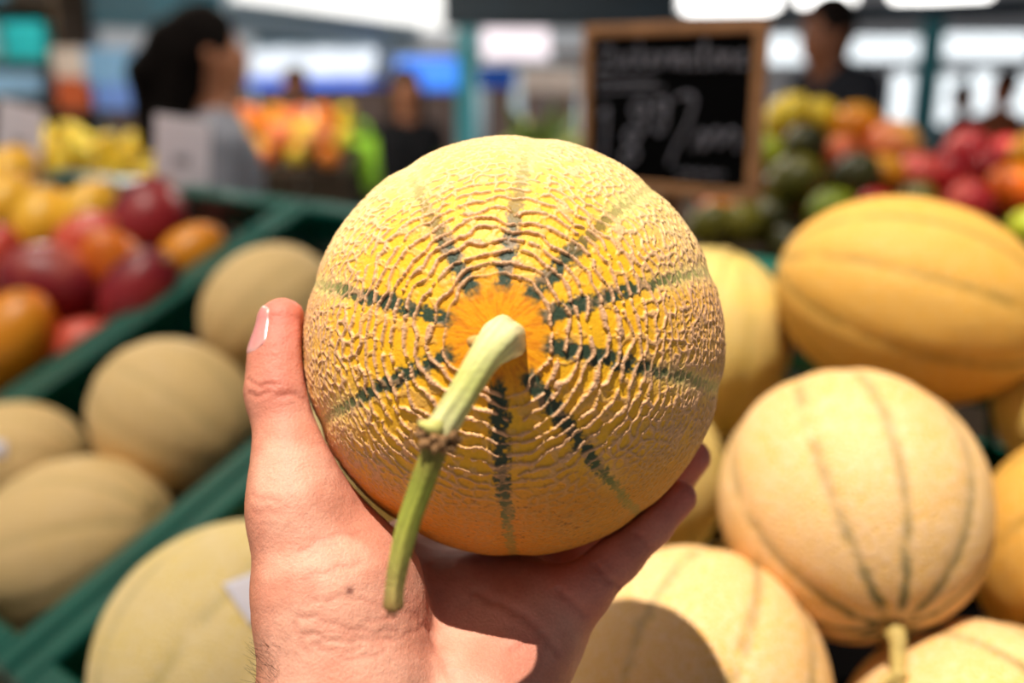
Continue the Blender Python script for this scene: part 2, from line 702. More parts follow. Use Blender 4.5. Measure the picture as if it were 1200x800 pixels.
def crate(u0, u1, v0, v1, label):
    w, d, h = u1 - u0, v1 - v0, CH
    o = empty('plastic_crate', D(u0, v0, -h), DQ)
    t = 0.004
    MB().box((0.01, 0.01, 0), (w - 0.01, d - 0.01, 0.006)).build('base', M_GREEN, o)
    MB().box((0.02, 0.02, 0.006), (w - 0.02, d - 0.02, 0.010)).build('dark_sheet', mat('gap_black', (5, 4, 4), 0.95, 0.2, 20, spec=0.02), o)  # added near-black sheet, its colour stands in for shade in the gaps

    def wall(axis, at, ln):
        mb = MB()
        inner = 0.012
        a0, a1 = at, at + t

        def bx(s0, s1, z0, z1, extra=0.0):
            if axis == 'v':
                mb.box((a0 - extra, s0, z0), (a1 + extra, s1, z1), bev=0.0015)
            else:
                mb.box((s0, a0 - extra, z0), (s1, a1 + extra, z1), bev=0.0015)
        bx(inner, ln - inner, 0.006, 0.045)
        bx(inner, ln - inner, 0.082, 0.100)
        bx(inner, ln - inner, h - 0.055, h - 0.012)
        k = int(ln / 0.045)
        for i in range(k + 1):
            s = inner + (ln - 2 * inner - 0.008) * i / k
            bx(s, s + 0.008, 0.03, h - 0.012, 0.004)
        return mb
    wall('v', 0.012, d).build('side_wall', M_GREEN, o)
    wall('v', w - 0.016, d).build('side_wall', M_GREEN, o)
    wall('u', 0.012, w).build('end_wall', M_GREEN, o)
    wall('u', d - 0.016, w).build('end_wall', M_GREEN, o)
    r = MB()
    rw = 0.024
    for lo, hi in (((0, 0), (rw, d)), ((w - rw, 0), (w, d)), ((rw, 0), (w - rw, rw)), ((rw, d - rw), (w - rw, d))):
        r.box((lo[0], lo[1], h - 0.014), (hi[0], hi[1], h), bev=0.003)
    # down-turned lip on the outside
    for lo, hi in (((0, 0), (0.003, d)), ((w - 0.003, 0), (w, d)), ((0, 0), (w, 0.003)), ((0, d - 0.003), (w, d))):
        r.box((lo[0], lo[1], h - 0.034), (hi[0], hi[1], h - 0.012))
    r.build('rim', M_GREEN, o)
    for cx in (0.003, w - 0.025):
        for cy in (0.003, d - 0.025):
            MB().box((cx, cy, 0), (cx + 0.022, cy + 0.022, h - 0.012), bev=0.004).build('corner_post', M_GREEN, o)
    return tag(o, label, 'crate')


crate(-1.66, -1.018, 0.05, 0.655, 'green plastic crate filled with red and orange mangoes')
crate(-1.014, -0.652, 0.05, 0.655, 'green plastic crate of dull beige melons beside the mangoes')
crate(-0.648, 0.12, 0.05, 0.655, 'wide green plastic crate of sunlit melons under the held melon')

# the rack that carries the crates
rk = empty('display_rack', (D(-0.7, 0.35)[0], D(-0.7, 0.35)[1], 0))
r0 = Vector(rk.location)
mb = MB()
MW = Matrix.Translation(Vector(D(-1.70, 0.02, -CH - 0.026)) - r0) @ DQ.to_matrix().to_4x4()
n_pl = 5
for i in range(n_pl):
    MB().box((0, i * 0.14, 0), (1.86, i * 0.14 + 0.115, 0.022), M=MW, bev=0.003).build('plank', M_WOOD, rk)
for (uu, vv) in ((-1.62, 0.10), (-1.62, 0.62), (0.08, 0.10), (0.08, 0.62), (-0.75, 0.62), (-0.75, 0.10)):
    top = Vector(D(uu, vv, -CH - 0.03)) - r0
    MB().box((top.x - 0.025, top.y - 0.025, -r0.z), (top.x + 0.025, top.y + 0.025, top.z), bev=0.004).build('leg', M_WOOD, rk)
tag(rk, 'wooden slatted rack carrying the tilted green crates', 'rack')

# unseen cloth awning, added so that its edge shades the left crates
ZA = 3.0


def lift(q):
    q = np.asarray(q)
    return q + TO_SUN * (ZA - q[2]) / TO_SUN[2]


e0, e1 = lift(D(-0.40, -1.4)), lift(D(-0.40, 1.9))
side = -DU * 2.9
aw = empty('awning', (e0[0], e0[1], 0))
a0 = Vector(aw.location)
cl = MB()
NX, NY = 12, 16
vs = []
for i in range(NX + 1):
    for k in range(NY + 1):
        q = e0 + (e1 - e0) * k / NY + side * i / NX
        vs.append((q[0] - a0.x, q[1] - a0.y, ZA - 0.03 * math.sin(math.pi * i / NX) ** 2 - 0.02 * math.sin(k * math.pi) ** 2))
cl.add(vs, [(i * (NY + 1) + k, (i + 1) * (NY + 1) + k, (i + 1) * (NY + 1) + k + 1, i * (NY + 1) + k + 1) for i in range(NX) for k in range(NY)], True)


def cloth_mat():
    m = bpy.data.materials.new('awning_cloth')
    m.use_nodes = True
    nt = m.node_tree
    nt.nodes.remove(nt.nodes['Principled BSDF'])
    out = nt.nodes['Material Output']
    df = nt.nodes.new('ShaderNodeBsdfDiffuse')
    tl = nt.nodes.new('ShaderNodeBsdfTranslucent')
    nz = nt.nodes.new('ShaderNodeTexNoise')
    nz.inputs['Scale'].default_value = 8
    rp = nt.nodes.new('ShaderNodeValToRGB')
    rp.color_ramp.elements[0].color = (0.84, 0.80, 0.72, 1)
    rp.color_ramp.elements[1].color = (0.90, 0.86, 0.78, 1)
    nt.links.new(nz.outputs['Fac'], rp.inputs['Fac'])
    for s in (df, tl):
        nt.links.new(rp.outputs['Color'], s.inputs['Color'])
    mx = nt.nodes.new('ShaderNodeMixShader')
    mx.inputs['Fac'].default_value = 0.75
    nt.links.new(df.outputs[0], mx.inputs[1])
    nt.links.new(tl.outputs[0], mx.inputs[2])
    tp = nt.nodes.new('ShaderNodeBsdfTransparent')         # open weave lets a little sun through
    m2 = nt.nodes.new('ShaderNodeMixShader')
    m2.inputs['Fac'].default_value = 0.28
    nt.links.new(mx.outputs[0], m2.inputs[1])
    nt.links.new(tp.outputs[0], m2.inputs[2])
    nt.links.new(m2.outputs[0], out.inputs['Surface'])
    return m


c = cl.build('cloth', cloth_mat(), aw)
for i in (0.02, 0.98):
    q = e0 + (e1 - e0) * 0.02 + side * i
    MB().tube([(q[0] - a0.x, q[1] - a0.y, 0), (q[0] - a0.x, q[1] - a0.y, ZA - 0.03)], 0.02, 10).build('pole', M_GREYBLUE, aw)
    q = e0 + (e1 - e0) * 0.98 + side * i
    MB().tube([(q[0] - a0.x, q[1] - a0.y, ZA - 0.01), (q[0] - a0.x + 0.1, max(q[1], 2.45) - a0.y + 0.1, 4.59)], 0.006, 6).build('cable', M_DARKBEAM, aw)
tag(aw, 'unseen cream cloth awning added to shade the crates on the left', 'awning')

# ------------------------------------------------------------------ the held melon
MC = P(602.5, 405.5, 0.341)
MR = 0.0703
MA = camvec(-0.070, 0.052, 0.996)                 # stem end looks at the camera
ME1 = AX - MA * (AX @ MA)
ME1 /= np.linalg.norm(ME1)
ME2 = np.cross(MA, ME1)
STRIPES = np.radians([120, 83, 48, 19.5, -12.4, -53, -89, -120, -157, 163])


def net_pattern(th, ph, seed=3, dens=1.0):
    """cork net: stretched cells, rings round the stem that turn into a mesh further out"""
    rows, t = [], 0.05
    while t < math.pi + 0.1:
        dr = 0.051 - 0.009 * float(sstep(0.45, 1.0, t))
        rows.append(t)
        t += dr * dens
    rows = np.array(rows)
    dw = (0.115 - 0.062 * sstep(0.30, 0.85, rows)) * dens
    nrow = np.maximum(8, np.round(2 * math.pi * np.sin(np.clip(rows, 0.05, math.pi - 0.05)) / dw)).astype(int)
    a = np.interp(th, rows, np.arange(len(rows)))
    i0 = np.floor(a).astype(int)
    F1 = np.full(len(th), 9.0)
    F2 = np.full(len(th), 9.0)
    R1 = np.zeros(len(th), int)
    R2 = np.zeros(len(th), int)
    nl = nrow[np.clip(i0, 0, len(rows) - 1)] / (2 * math.pi)
    jr = 0.34
    for di in (-1, 0, 1, 2):
        ri = np.clip(i0 + di, 0, len(rows) - 1)
        nn = nrow[ri]
        b = (ph % (2 * math.pi)) / (2 * math.pi) * nn
        j0 = np.floor(b).astype(int)
        for dj in (-1, 0, 1):
            j = (j0 + dj)
            jm = j % nn
            hx = hash3(ri, jm, np.zeros_like(ri), seed)
            hy = hash3(ri, jm, np.ones_like(ri), seed)
            da = (ri + jr * (0.75 + 0.95 * np.clip((a * 0.05 - 0.4) / 0.5, 0, 1)) * (hx - 0.5)) - a
            db = ((j + 0.5 + 0.9 * (hy - 0.5)) - b) / nn * 2 * math.pi * nl
            d = np.sqrt(da * da + db * db)
            closer = d < F1
            mid = (~closer) & (d < F2)
            F2 = np.where(closer, F1, np.where(mid, d, F2))
            R2 = np.where(closer, R1, np.where(mid, ri * 1000 + jm, R2))
            F1 = np.where(closer, d, F1)
            R1 = np.where(closer, ri * 1000 + jm, R1)
    same = (R1 // 1000) == (R2 // 1000)
    return F2 - F1, same


def held_melon():
    NP = 1100
    th = np.concatenate([np.linspace(0.004, 0.2, 26)[:-1], np.linspace(0.2, 1.62, 400)[:-1], np.linspace(1.62, math.pi - 0.004, 60)])
    NT = len(th)
    ph = np.linspace(0, 2 * math.pi, NP, endpoint=False)
    TH, PH = [q.ravel() for q in np.meshgrid(th, ph, indexing='ij')]
    nrm = (np.cos(TH)[:, None] * MA + np.sin(TH)[:, None] * (np.cos(PH)[:, None] * ME1 + np.sin(PH)[:, None] * ME2))
    yup = nrm @ AU
    xr = nrm @ AX
    # warp
    w1 = fbm(nrm * 7, 5) - 0.5
    w2 = fbm(nrm * 7 + 31, 9) - 0.5
    w3 = fbm(nrm * 26 + 7, 15) - 0.5
    w4 = fbm(nrm * 26 + 57, 17) - 0.5
    th_w = TH + 0.085 * w1 + (0.006 + 0.018 * sstep(0.4, 0.9, TH)) * w3
    ph_w = PH + (0.12 * w2 + 0.035 * w4) / np.maximum(np.sin(TH), 0.2)
    e, same = net_pattern(th_w, ph_w)
    far = sstep(0.40, 0.95, TH)
    wid = 0.38 - 0.03 * far
    line = 1 - sstep(wid * 0.45, wid, e)
    brk = fbm(nrm * 22 + 11, 23)
    line = line * np.where(same, (0.25 + 0.65 * far) * sstep(0.38, 0.55, brk) + 0.25 * far, sstep(0.26, 0.40, brk))
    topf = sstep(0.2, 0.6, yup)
    # second, finer net further out
    e2, s2 = net_pattern(TH + 0.05 * w3, PH + 0.05 * w4 / np.maximum(np.sin(TH), 0.2), 8, 0.62)
    line2 = (1 - sstep(0.16, 0.42, e2)) * (0.35 + 0.4 * sstep(0.45, 0.6, w2 + 0.5)) * sstep(0.62, 1.0, TH) * (1 - 0.7 * topf)
    net = np.maximum(line, line2)
    start = sstep(0.195, 0.235, TH + 0.10 * (w1 + w2) + 0.02 * w3)
    net = net * start
    # stripes
    dphi = np.min(np.abs((PH[:, None] - STRIPES[None] + math.pi) % (2 * math.pi) - math.pi), axis=1)
    darc = dphi * np.sin(TH)
    jag = (fbm(nrm * 60 + 3, 41) - 0.5)
    jag2 = (fbm(nrm * 24 + 13, 44) - 0.5)
    sw = 0.042 - 0.016 * sstep(0.3, 1.0, TH)
    stripe = 1 - sstep(sw * 0.55, sw * 1.1, darc + 0.055 * jag + 0.02 * jag2)
    stripe *= sstep(0.165, 0.21, TH + 0.07 * jag)
    fade = 1 - 0.45 * sstep(0.70, 1.25, TH)
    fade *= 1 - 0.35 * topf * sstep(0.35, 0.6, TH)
    stripe_c = stripe * fade * sstep(0.30, 0.46, fbm(nrm * 38 + 5, 61) + 0.10)
    band = np.exp(-(darc / 0.055) ** 2) * sstep(0.45, 0.85, TH)
    net = net * (1 - 0.80 * band * (1 - 0.4 * brk))
    # smoother underside
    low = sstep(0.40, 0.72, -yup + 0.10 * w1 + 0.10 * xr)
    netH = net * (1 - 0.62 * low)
    grain = fbm(nrm * 160, 71, 2) - 0.5
    cork = fbm(nrm * 95, 73, 2)
    groove = np.exp(-(darc / 0.075) ** 2) * sstep(0.25, 1.0, TH)
    dimple = np.exp(-(TH / 0.16) ** 2)
    r = MR * (1 - 0.0075 * groove - 0.02 * dimple) + (0.00100 - 0.00052 * far) * netH * (0.65 + 0.7 * cork) + 0.00010 * grain
    V = MC + nrm * r[:, None]
    # colours
    cen = lin((226, 148, 6))
    skin = lin((232, 172, 28))
    skin_o = lin((226, 166, 64))
    orange = lin((204, 118, 28))  # orange underside skin, deepened to carry part of its shade
    tan = lin((208, 158, 116))
    tan_lo = lin((196, 138, 66))
    green = lin((46, 62, 44))
    greenl = lin((120, 132, 66))
    pale = lin((240, 222, 150))

    def mixc(A, B, t):
        return A + (B - A) * t[:, None]
    N = len(TH)
    C = np.tile(cen, (N, 1))
    streak = fbm(np.stack([np.cos(PH) * 16, np.sin(PH) * 16, TH * 26], 1), 81)
    C = mixc(C, np.tile(lin((196, 104, 2)), (N, 1)), 0.6 * sstep(0.45, 0.7, streak) * (1 - start))
    C = mixc(C, np.tile(skin, (N, 1)), sstep(0.18, 0.32, TH))
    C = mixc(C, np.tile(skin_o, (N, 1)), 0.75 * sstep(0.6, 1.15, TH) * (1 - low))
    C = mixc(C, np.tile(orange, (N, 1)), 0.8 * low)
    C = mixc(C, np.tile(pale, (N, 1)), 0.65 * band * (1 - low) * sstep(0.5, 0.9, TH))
    C = mixc(C, np.tile(pale, (N, 1)), 0.40 * topf * sstep(0.5, 1.1, TH))  # cream top, partly the sun's glare put into the colour
    gcol = mixc(np.tile(green, (N, 1)), np.tile(greenl, (N, 1)), sstep(0.55, 1.1, TH))
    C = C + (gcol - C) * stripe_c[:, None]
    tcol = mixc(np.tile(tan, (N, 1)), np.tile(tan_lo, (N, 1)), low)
    tcol = mixc(tcol, np.tile(lin((236, 204, 146)), (N, 1)), 0.6 * topf * sstep(0.4, 1.0, TH))  # net paled on top too, for the same glare
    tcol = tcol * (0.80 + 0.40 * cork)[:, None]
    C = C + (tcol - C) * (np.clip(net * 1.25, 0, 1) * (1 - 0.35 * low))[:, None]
    # small brown freckles on the smooth underside
    fr = sstep(0.70, 0.78, fbm(nrm * 75 + 9, 91, 2)) * low
    C = C + (lin((140, 84, 30)) - C) * (0.6 * fr)[:, None]
    sc = sstep(0.55, 0.75, fbm(nrm * 30 + 2, 95)) * np.exp(-((xr - 0.30) / 0.10) ** 2 - ((yup + 0.74) / 0.07) ** 2)
    C = C + (lin((112, 68, 40)) - C) * (0.8 * sc)[:, None]
    i = np.arange(NT - 1)[:, None] * NP
    k = np.arange(NP)[None]
    k1 = (k + 1) % NP
    Q = np.stack([i + k, i + NP + k, i + NP + k1, i + k1], -1).reshape(-1, 4)
    base = MC - MR * AU
    root = empty('held_melon', base)
    # close the poles
    nV = len(V)
    V = np.concatenate([V, [V[:NP].mean(0), V[-NP:].mean(0)]])
    C = np.concatenate([C, [C[:NP].mean(0), C[-NP - 0:].mean(0)]])
    kk = np.arange(NP)
    Q = np.concatenate([Q, np.stack([np.full(NP, nV), kk, (kk + 1) % NP, (kk + 1) % NP], 1),
                        np.stack([np.full(NP, nV + 1), nV - NP + (kk + 1) % NP, nV - NP + kk, nV - NP + kk], 1)])
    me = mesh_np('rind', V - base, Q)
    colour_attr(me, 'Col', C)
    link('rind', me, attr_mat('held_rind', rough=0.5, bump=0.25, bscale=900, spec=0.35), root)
    # ---- stem
    def spline(pts, n):
        pts = np.asarray(pts, float)
        t = np.arange(len(pts))
        tt = np.linspace(0, len(pts) - 1, n)
        out = []
        for x in tt:
            i1 = min(int(x), len(pts) - 2)
            f = x - i1
            p0, p1, p2, p3 = pts[max(i1 - 1, 0)], pts[i1], pts[i1 + 1], pts[min(i1 + 2, len(pts) - 1)]
            out.append(0.5 * ((2 * p1) + (-p0 + p2) * f + (2 * p0 - 5 * p1 + 4 * p2 - p3) * f ** 2 + (-p0 + 3 * p1 - 3 * p2 + p3) * f ** 3))
        return np.array(out)

    def stem_part(name, ctl, rmm, cols, n=48, seg=28, ridges=6, parent=root, amp=0.05):
        pts = spline([P(a, b, d) for a, b, d in ctl], n)
        rr = spline([[x] for x in rmm], n)[:, 0] / 1000
        T = np.gradient(pts, axis=0)
        T /= np.linalg.norm(T, axis=1)[:, None]
        A = np.cross(T[0], AX)
        A /= np.linalg.norm(A)
        vs, cs = [], []
        for i in range(n):
            A = A - T[i] * (A @ T[i])
            A /= np.linalg.norm(A)
            B = np.cross(T[i], A)
            tt = i / (n - 1)
            base_c = np.array([np.interp(tt, np.linspace(0, 1, len(cols)), [lin(q)[j] for q in cols]) for j in range(3)])
            for k in range(seg):
                t = 2 * math.pi * k / seg
                q = pts[i] + rr[i] * (1 + amp * math.cos(ridges * t + 1.2 * tt) + 0.03 * math.sin(3 * t + 9 * tt)) * (math.cos(t) * A + math.sin(t) * B)
                vs.append(q)
                g = 0.5 + 0.5 * math.cos(ridges * 2 * t + 1.2 * tt + 2 * math.sin(7 * tt + k))
                cs.append(base_c * (0.70 + 0.42 * g))
        fs = [(i * seg + k, i * seg + (k + 1) % seg, (i + 1) * seg + (k + 1) % seg, (i + 1) * seg + k) for i in range(n - 1) for k in range(seg)]
        o = len(vs)
        vs += [pts[0], pts[-1]]
        cs += [cs[0], lin((120, 84, 40))]
        fs += [(o, (k + 1) % seg, k, k) for k in range(seg)]
        fs += [(o + 1, (n - 1) * seg + k, (n - 1) * seg + (k + 1) % seg, (n - 1) * seg + (k + 1) % seg) for k in range(seg)]
        me = mesh_np(name, np.array(vs) - base, fs)
        colour_attr(me, 'Col', np.array(cs))
        return link(name, me, M_HSTEM, parent)
    global M_HSTEM
    M_HSTEM = attr_mat('held_stem', rough=0.6, bump=0.5, bscale=700, spec=0.3, sss=0.15)
    Z = Vector((0, 0, 0))
    st = stem_part('stem', [(590, 398, .277), (589, 398, .270), (587, 399, .2635), (581, 404, .257), (565, 424, .252), (542, 462, .249), (522, 494, .248), (514, 508, .248)],
                   [7.0, 6.2, 5.4, 4.9, 3.95, 3.6, 3.75, 4.3], [(210, 196, 120), (226, 216, 156), (228, 220, 168), (212, 208, 140), (188, 188, 106), (204, 200, 138), (214, 198, 146)], parent=root)
    stem_part('stem_tail', [(515, 506, .248), (508, 530, .248), (494, 570, .2475), (479, 612, .247), (468, 655, .247), (462, 690, .2475), (461, 711, .248)],
              [4.0, 3.2, 2.95, 2.75, 2.55, 2.35, 2.6], [(120, 88, 50), (132, 118, 52), (134, 138, 50), (146, 148, 58), (162, 154, 74), (180, 158, 90), (120, 84, 44)], parent=st, amp=0.08, ridges=5)
    # woody scar ring, nub and frayed cut end
    rr = random.Random(4)
    mb = MB()
    cpt, ax = P(513, 511, .248), (P(508, 530, .248) - P(520, 496, .248))
    ax /= np.linalg.norm(ax)
    e1 = np.cross(ax, AF)
    e1 /= np.linalg.norm(e1)
    e2 = np.cross(ax, e1)
    for k in range(26):
        t = 2 * math.pi * k / 26
        c0 = cpt + 0.0043 * (math.cos(t) * e1 + math.sin(t) * e2) + ax * rr.uniform(-.0015, .0022)
        d = (math.cos(t) * e1 + math.sin(t) * e2) * rr.uniform(.2, .6) + ax * rr.uniform(-.8, .9)
        d /= np.linalg.norm(d)
        mb.tube([c0 - base, c0 + d * .0012 - base, c0 + d * rr.uniform(.0018, .003) - base], [.0015, .0011, .0003], 6)
    mb.build('scar_ring', mat('brown_scar', (138, 100, 62), 0.85, 0.4, 600, 0.6, 900), st)
    nb = MB()
    q0, q1, q2 = P(514, 502, .2455), P(503, 499, .2445), P(490, 495, .2445)
    nb.tube([q0 - base, q1 - base, q2 - base], [.0026, .0017, .0004], 10)
    nb.build('nub', mat('nub_green', (204, 196, 110), 0.6, 0.2, 300), st)
    fr = MB()
    for k in range(9):
        t = 2 * math.pi * k / 9
        c0 = P(461.5, 706, .248) + .0017 * (math.cos(t) * AX + math.sin(t) * AF)
        fr.tube([c0 - base, c0 - AU * .0012 - base, c0 - AU * rr.uniform(.0016, .0032) + AX * rr.uniform(-.0005, .0005) - base], [.0008, .0007, .0003], 6)
    fr.build('cut_end', mat('brown_cut', (128, 92, 48), 0.9, 0.4, 600), st)
    # downy spur beside the stem foot
    sp = MB()
    sp.tube([P(560, 402, .268) - base, P(553, 400, .2665) - base, P(549, 397, .266) - base], [.0022, .0018, .0006], 8)
    sp.build('spur', mat('dry_spur', (198, 152, 84), 0.8, 0.3, 500), root)
    tag(root, 'netted yellow melon with green stripes and long stem, held up in the hand', 'melon')
    return root


held_melon()


# ------------------------------------------------------------------ the hand that holds it
def hand():
    def c(px, py, d):
        return P(px, py, d)
    # palm and forearm: (a, b, r_a, r_b) millimetres
    palm = [
        (c(394, 812, .300), c(372, 700, .304), 23.0, 16.2),     # thumb metacarpal
        (c(372, 700, .304), c(347, 592, .313), 16.2, 13.4),
        (c(425, 790, .306), c(412, 690, .314), 22.5, 19),       # thenar eminence
        (c(412, 690, .315), c(378, 620, .320), 19, 12.2),
        (c(378, 624, .322), c(474, 662, .366), 10.5, 11.5),       # web towards the index finger
        (c(470, 850, .317), c(478, 656, .370), 17, 12.0),       # metacarpals
        (c(500, 850, .315), c(540, 660, .375), 17, 12.0),
        (c(530, 850, .316), c(606, 670, .362), 17, 12.0),
        (c(560, 838, .316), c(652, 708, .334), 17, 11.2),
        (c(576, 826, .315), c(630, 748, .328), 17.5, 12.5),     # hypothenar eminence
        (c(480, 740, .332), c(600, 735, .334), 12, 12),         # hollow of the palm
        (c(480, 700, .344), c(600, 700, .346), 12, 12),
        (c(470, 905, .318), c(430, 1500, .262), 24, 34),        # forearm
        (c(404, 850, .308), c(360, 1500, .266), 22.5, 30),
        (c(548, 855, .310), c(510, 1500, .266), 19, 30),
    ]
    thumb = [
        (c(347, 596, .308), c(343, 540, .316), 13.2, 11.3),
        (c(343, 540, .316), c(329, 458, .325), 11.3, 10.4),
        (c(329, 458, .325), c(330, 420, .329), 10.4, 9.6),
        (c(330, 420, .329), c(331, 378, .332), 9.6, 8.2),
    ]
    little = [
        (c(652, 708, .334), c(683, 692, .329), 10.6, 9.0),
        (c(683, 692, .329), c(724, 652, .334), 9.0, 7.9),
        (c(724, 652, .334), c(762, 615, .339), 7.9, 7.2),
        (c(762, 615, .339), c(796, 583, .343), 7.2, 6.0),
    ]
    ring = [
        (c(606, 670, .364), c(668, 662, .362), 11.2, 9.4),
        (c(668, 662, .362), c(740, 612, .374), 9.4, 8.6),
        (c(740, 612, .374), c(785, 566, .374), 8.6, 7.8),
        (c(785, 566, .374), c(812, 536, .368), 7.8, 6.6),
    ]
    middle = [
        (c(540, 660, .377), c(612, 622, .397), 11.5, 9.6),
        (c(612, 622, .397), c(690, 570, .407), 9.6, 8.8),
        (c(690, 570, .407), c(728, 530, .407), 8.8, 8.0),
        (c(728, 530, .407), c(745, 492, .402), 8.0, 6.8),
    ]
    index = [
        (c(478, 656, .370), c(552, 612, .398), 11.5, 9.6),
        (c(552, 612, .398), c(622, 556, .413), 9.6, 8.6),
        (c(622, 556, .413), c(655, 508, .417), 8.6, 7.8),
        (c(655, 508, .417), c(676, 468, .414), 7.8, 6.6),
    ]

    def chain(p, prims, k):
        f = None
        for a, b, r1, r2 in prims:
            d = seg_d(p, a, b, r1 / 1000, r2 / 1000)
            f = d if f is None else smin(f, d, k)
        return f

    def body(p):
        f = chain(p, palm, 0.015)
        f = smin(f, chain(p, thumb, 0.006), 0.010)
        fi = chain(p, little, 0.003)
        for ch in (ring, middle, index):
            fi = smin(fi, chain(p, ch, 0.003), 0.0015)
        f = smin(f, fi, 0.007)
        dm = p - MC
        return smax(f, (MR + 0.0009) - np.sqrt((dm * dm).sum(1)), 0.0025)

    def hit(px, py):
        """first point of the hand seen at this photo pixel"""
        d = 0.20
        r = (px - 600) / FPX * AX + (400 - py) / FPX * AU + AF
        for _ in range(200):
            q = CAM + r * d
            v = body(q[None])[0]
            if v < 1e-4:
                return q
            d += v * 0.8
            if d > 0.5:
                return None
        return q

    # folds of the skin: pixel polylines dropped on the surface -> (depth mm, width mm)
    folds = [
        ([(292, 446), (304, 452), (322, 452)], 0.45, 0.8), ([(291, 462), (303, 463), (316, 460)], 0.45, 0.8),
        ([(330, 462), (345, 463), (360, 470)], 0.4, 1.0),
        ([(296, 580), (312, 586), (330, 587)], 0.25, 1.1), ([(298, 598), (322, 600), (340, 596)], 0.2, 1.1),
        ([(352, 644), (385, 628), (425, 624)], 0.16, 0.9), ([(356, 678), (390, 666), (426, 660)], 0.16, 0.9),
        ([(370, 704), (405, 700), (440, 706)], 0.16, 0.8),
        ([(350, 722), (372, 724), (400, 735), (440, 742), (470, 738)], 0.32, 0.9), ([(356, 742), (395, 752), (436, 750), (462, 748)], 0.38, 0.9),
        ([(366, 756), (400, 764), (425, 760)], 0.28, 0.8), ([(440, 757), (482, 742), (500, 732)], 0.26, 0.8),
        ([(372, 733), (392, 741), (420, 745)], 0.22, 0.7), ([(400, 772), (430, 770), (455, 762)], 0.22, 0.8),
        ([(430, 728), (455, 726), (480, 716)], 0.2, 0.7), ([(345, 732), (352, 748), (362, 766)], 0.2, 0.9),
        ([(560, 695), (600, 712), (630, 733), (655, 765)], 0.75, 1.5),
        ([(470, 700), (500, 735), (520, 770), (530, 800)], 0.55, 1.6),
        ([(655, 690), (668, 704), (690, 722)], 0.6, 1.2), ([(700, 664), (712, 676), (730, 690)], 0.55, 1.1),
        ([(745, 624), (757, 634), (772, 648)], 0.5, 1.0), ([(600, 760), (622, 752), (640, 742)], 0.25, 1.0),
    ]
    fpts = []
    for pl, dp, wd in folds:
        pl = np.array(pl, float)
        pts = []
        for i in range(len(pl) - 1):
            m = max(2, int(np.linalg.norm(pl[i + 1] - pl[i]) / 3))
            for t in np.linspace(0, 1, m, endpoint=False):
                pts.append(pl[i] * (1 - t) + pl[i + 1] * t)
        w3 = [hit(q[0] + 1.5 * math.sin(q[0] * 0.31 + q[1] * 0.2), q[1] + 1.8 * math.sin(q[0] * 0.23 + 1.3)) for q in pts]
        w3 = np.array([q for q in w3 if q is not None])
        if len(w3):
            fpts.append((w3, dp / 1000, wd / 1000))

    lo = c(600, 400, .3) - np.array([.11, .14, .20])
    V, Q = surface_nets(body, np.array([-.115, .13, 1.07]), np.array([.095, .50, 1.45]), 0.0016)
    V, Q = quad_subdivide(V, Q)
    V = snap(body, V, 3)
    g = grad(body, V)
    g /= np.maximum(np.linalg.norm(g, axis=1), 1e-6)[:, None]
    dis = np.zeros(len(V))
    for w3, dp, wd in fpts:
        near = np.where(((V > w3.min(0) - 0.006) & (V < w3.max(0) + 0.006)).all(1))[0]
        if len(near) == 0:
            continue
        d = np.full(len(near), 9.0)
        for q in w3:
            d = np.minimum(d, ((V[near] - q) ** 2).sum(1))
        d = np.sqrt(d)
        ends = 1.0
        dis[near] -= dp * (np.exp(-(d / wd) ** 2) - 0.12 * np.exp(-((d - 2.2 * wd) / wd) ** 2)) * ends
    dis += 0.00024 * (fbm(V * 260, 5, 2) - 0.5) + 0.00022 * (fbm(V * 700, 6, 2) - 0.5)
    V = V + g * dis[:, None]
    # colour of the skin
    base = lin((198, 130, 106))
    red = lin((184, 84, 72))
    palec = lin((212, 152, 128))
    n1 = fbm(V * 60, 31)
    n2 = fbm(V * 220, 33, 2)
    Cc = base + (palec - base) * sstep(0.4, 0.7, n1)[:, None]

    def near_px(px, py, r):
        q = hit(px, py)
        return np.exp(-((V - q) ** 2).sum(1) / r ** 2) if q is not None else np.zeros(len(V))
    rd = np.zeros(len(V))
    for prims in (thumb, little, ring, middle, index):
        a, b = prims[-1][0], prims[-1][1]
        rd = np.maximum(rd, np.exp(-((V - b) ** 2).sum(1) / .022 ** 2))
    rd = np.maximum(rd, 0.7 * near_px(320, 450, .010))
    rd = np.maximum(rd, 0.4 * near_px(620, 750, .014))
    for prims in (little, ring, middle, index):
        rd = np.maximum(rd, 0.55 * (1 - sstep(0.0, 0.008, chain(V, prims, .003))))
    Cc = Cc + (red - Cc) * (0.75 * rd * (0.6 + 0.6 * n1)).clip(0, 1)[:, None]
    # skin turned to the left is browner than the rest
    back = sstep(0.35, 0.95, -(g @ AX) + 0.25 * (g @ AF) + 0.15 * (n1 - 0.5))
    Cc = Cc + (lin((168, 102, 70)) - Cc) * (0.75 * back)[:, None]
    for w3, dp, wd in fpts:
        near = np.where(((V > w3.min(0) - 0.004) & (V < w3.max(0) + 0.004)).all(1))[0]
        d = np.full(len(near), 9.0)
        for q in w3:
            d = np.minimum(d, ((V[near] - q) ** 2).sum(1))
        Cc[near] += (lin((170, 84, 64)) - Cc[near]) * (0.25 * np.exp(-d / wd ** 2))[:, None]
    m = near_px(410, 692, .0011)
    Cc += (lin((96, 44, 36)) - Cc) * (0.9 * m)[:, None]
    Cc *= (0.93 + 0.14 * n2)[:, None]
    org = P(470, 800, .30)
    me = mesh_np('hand', V - org, Q)
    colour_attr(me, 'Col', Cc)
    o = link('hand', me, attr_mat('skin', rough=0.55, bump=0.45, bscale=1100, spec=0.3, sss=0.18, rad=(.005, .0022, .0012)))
    o.location = Vector(org)
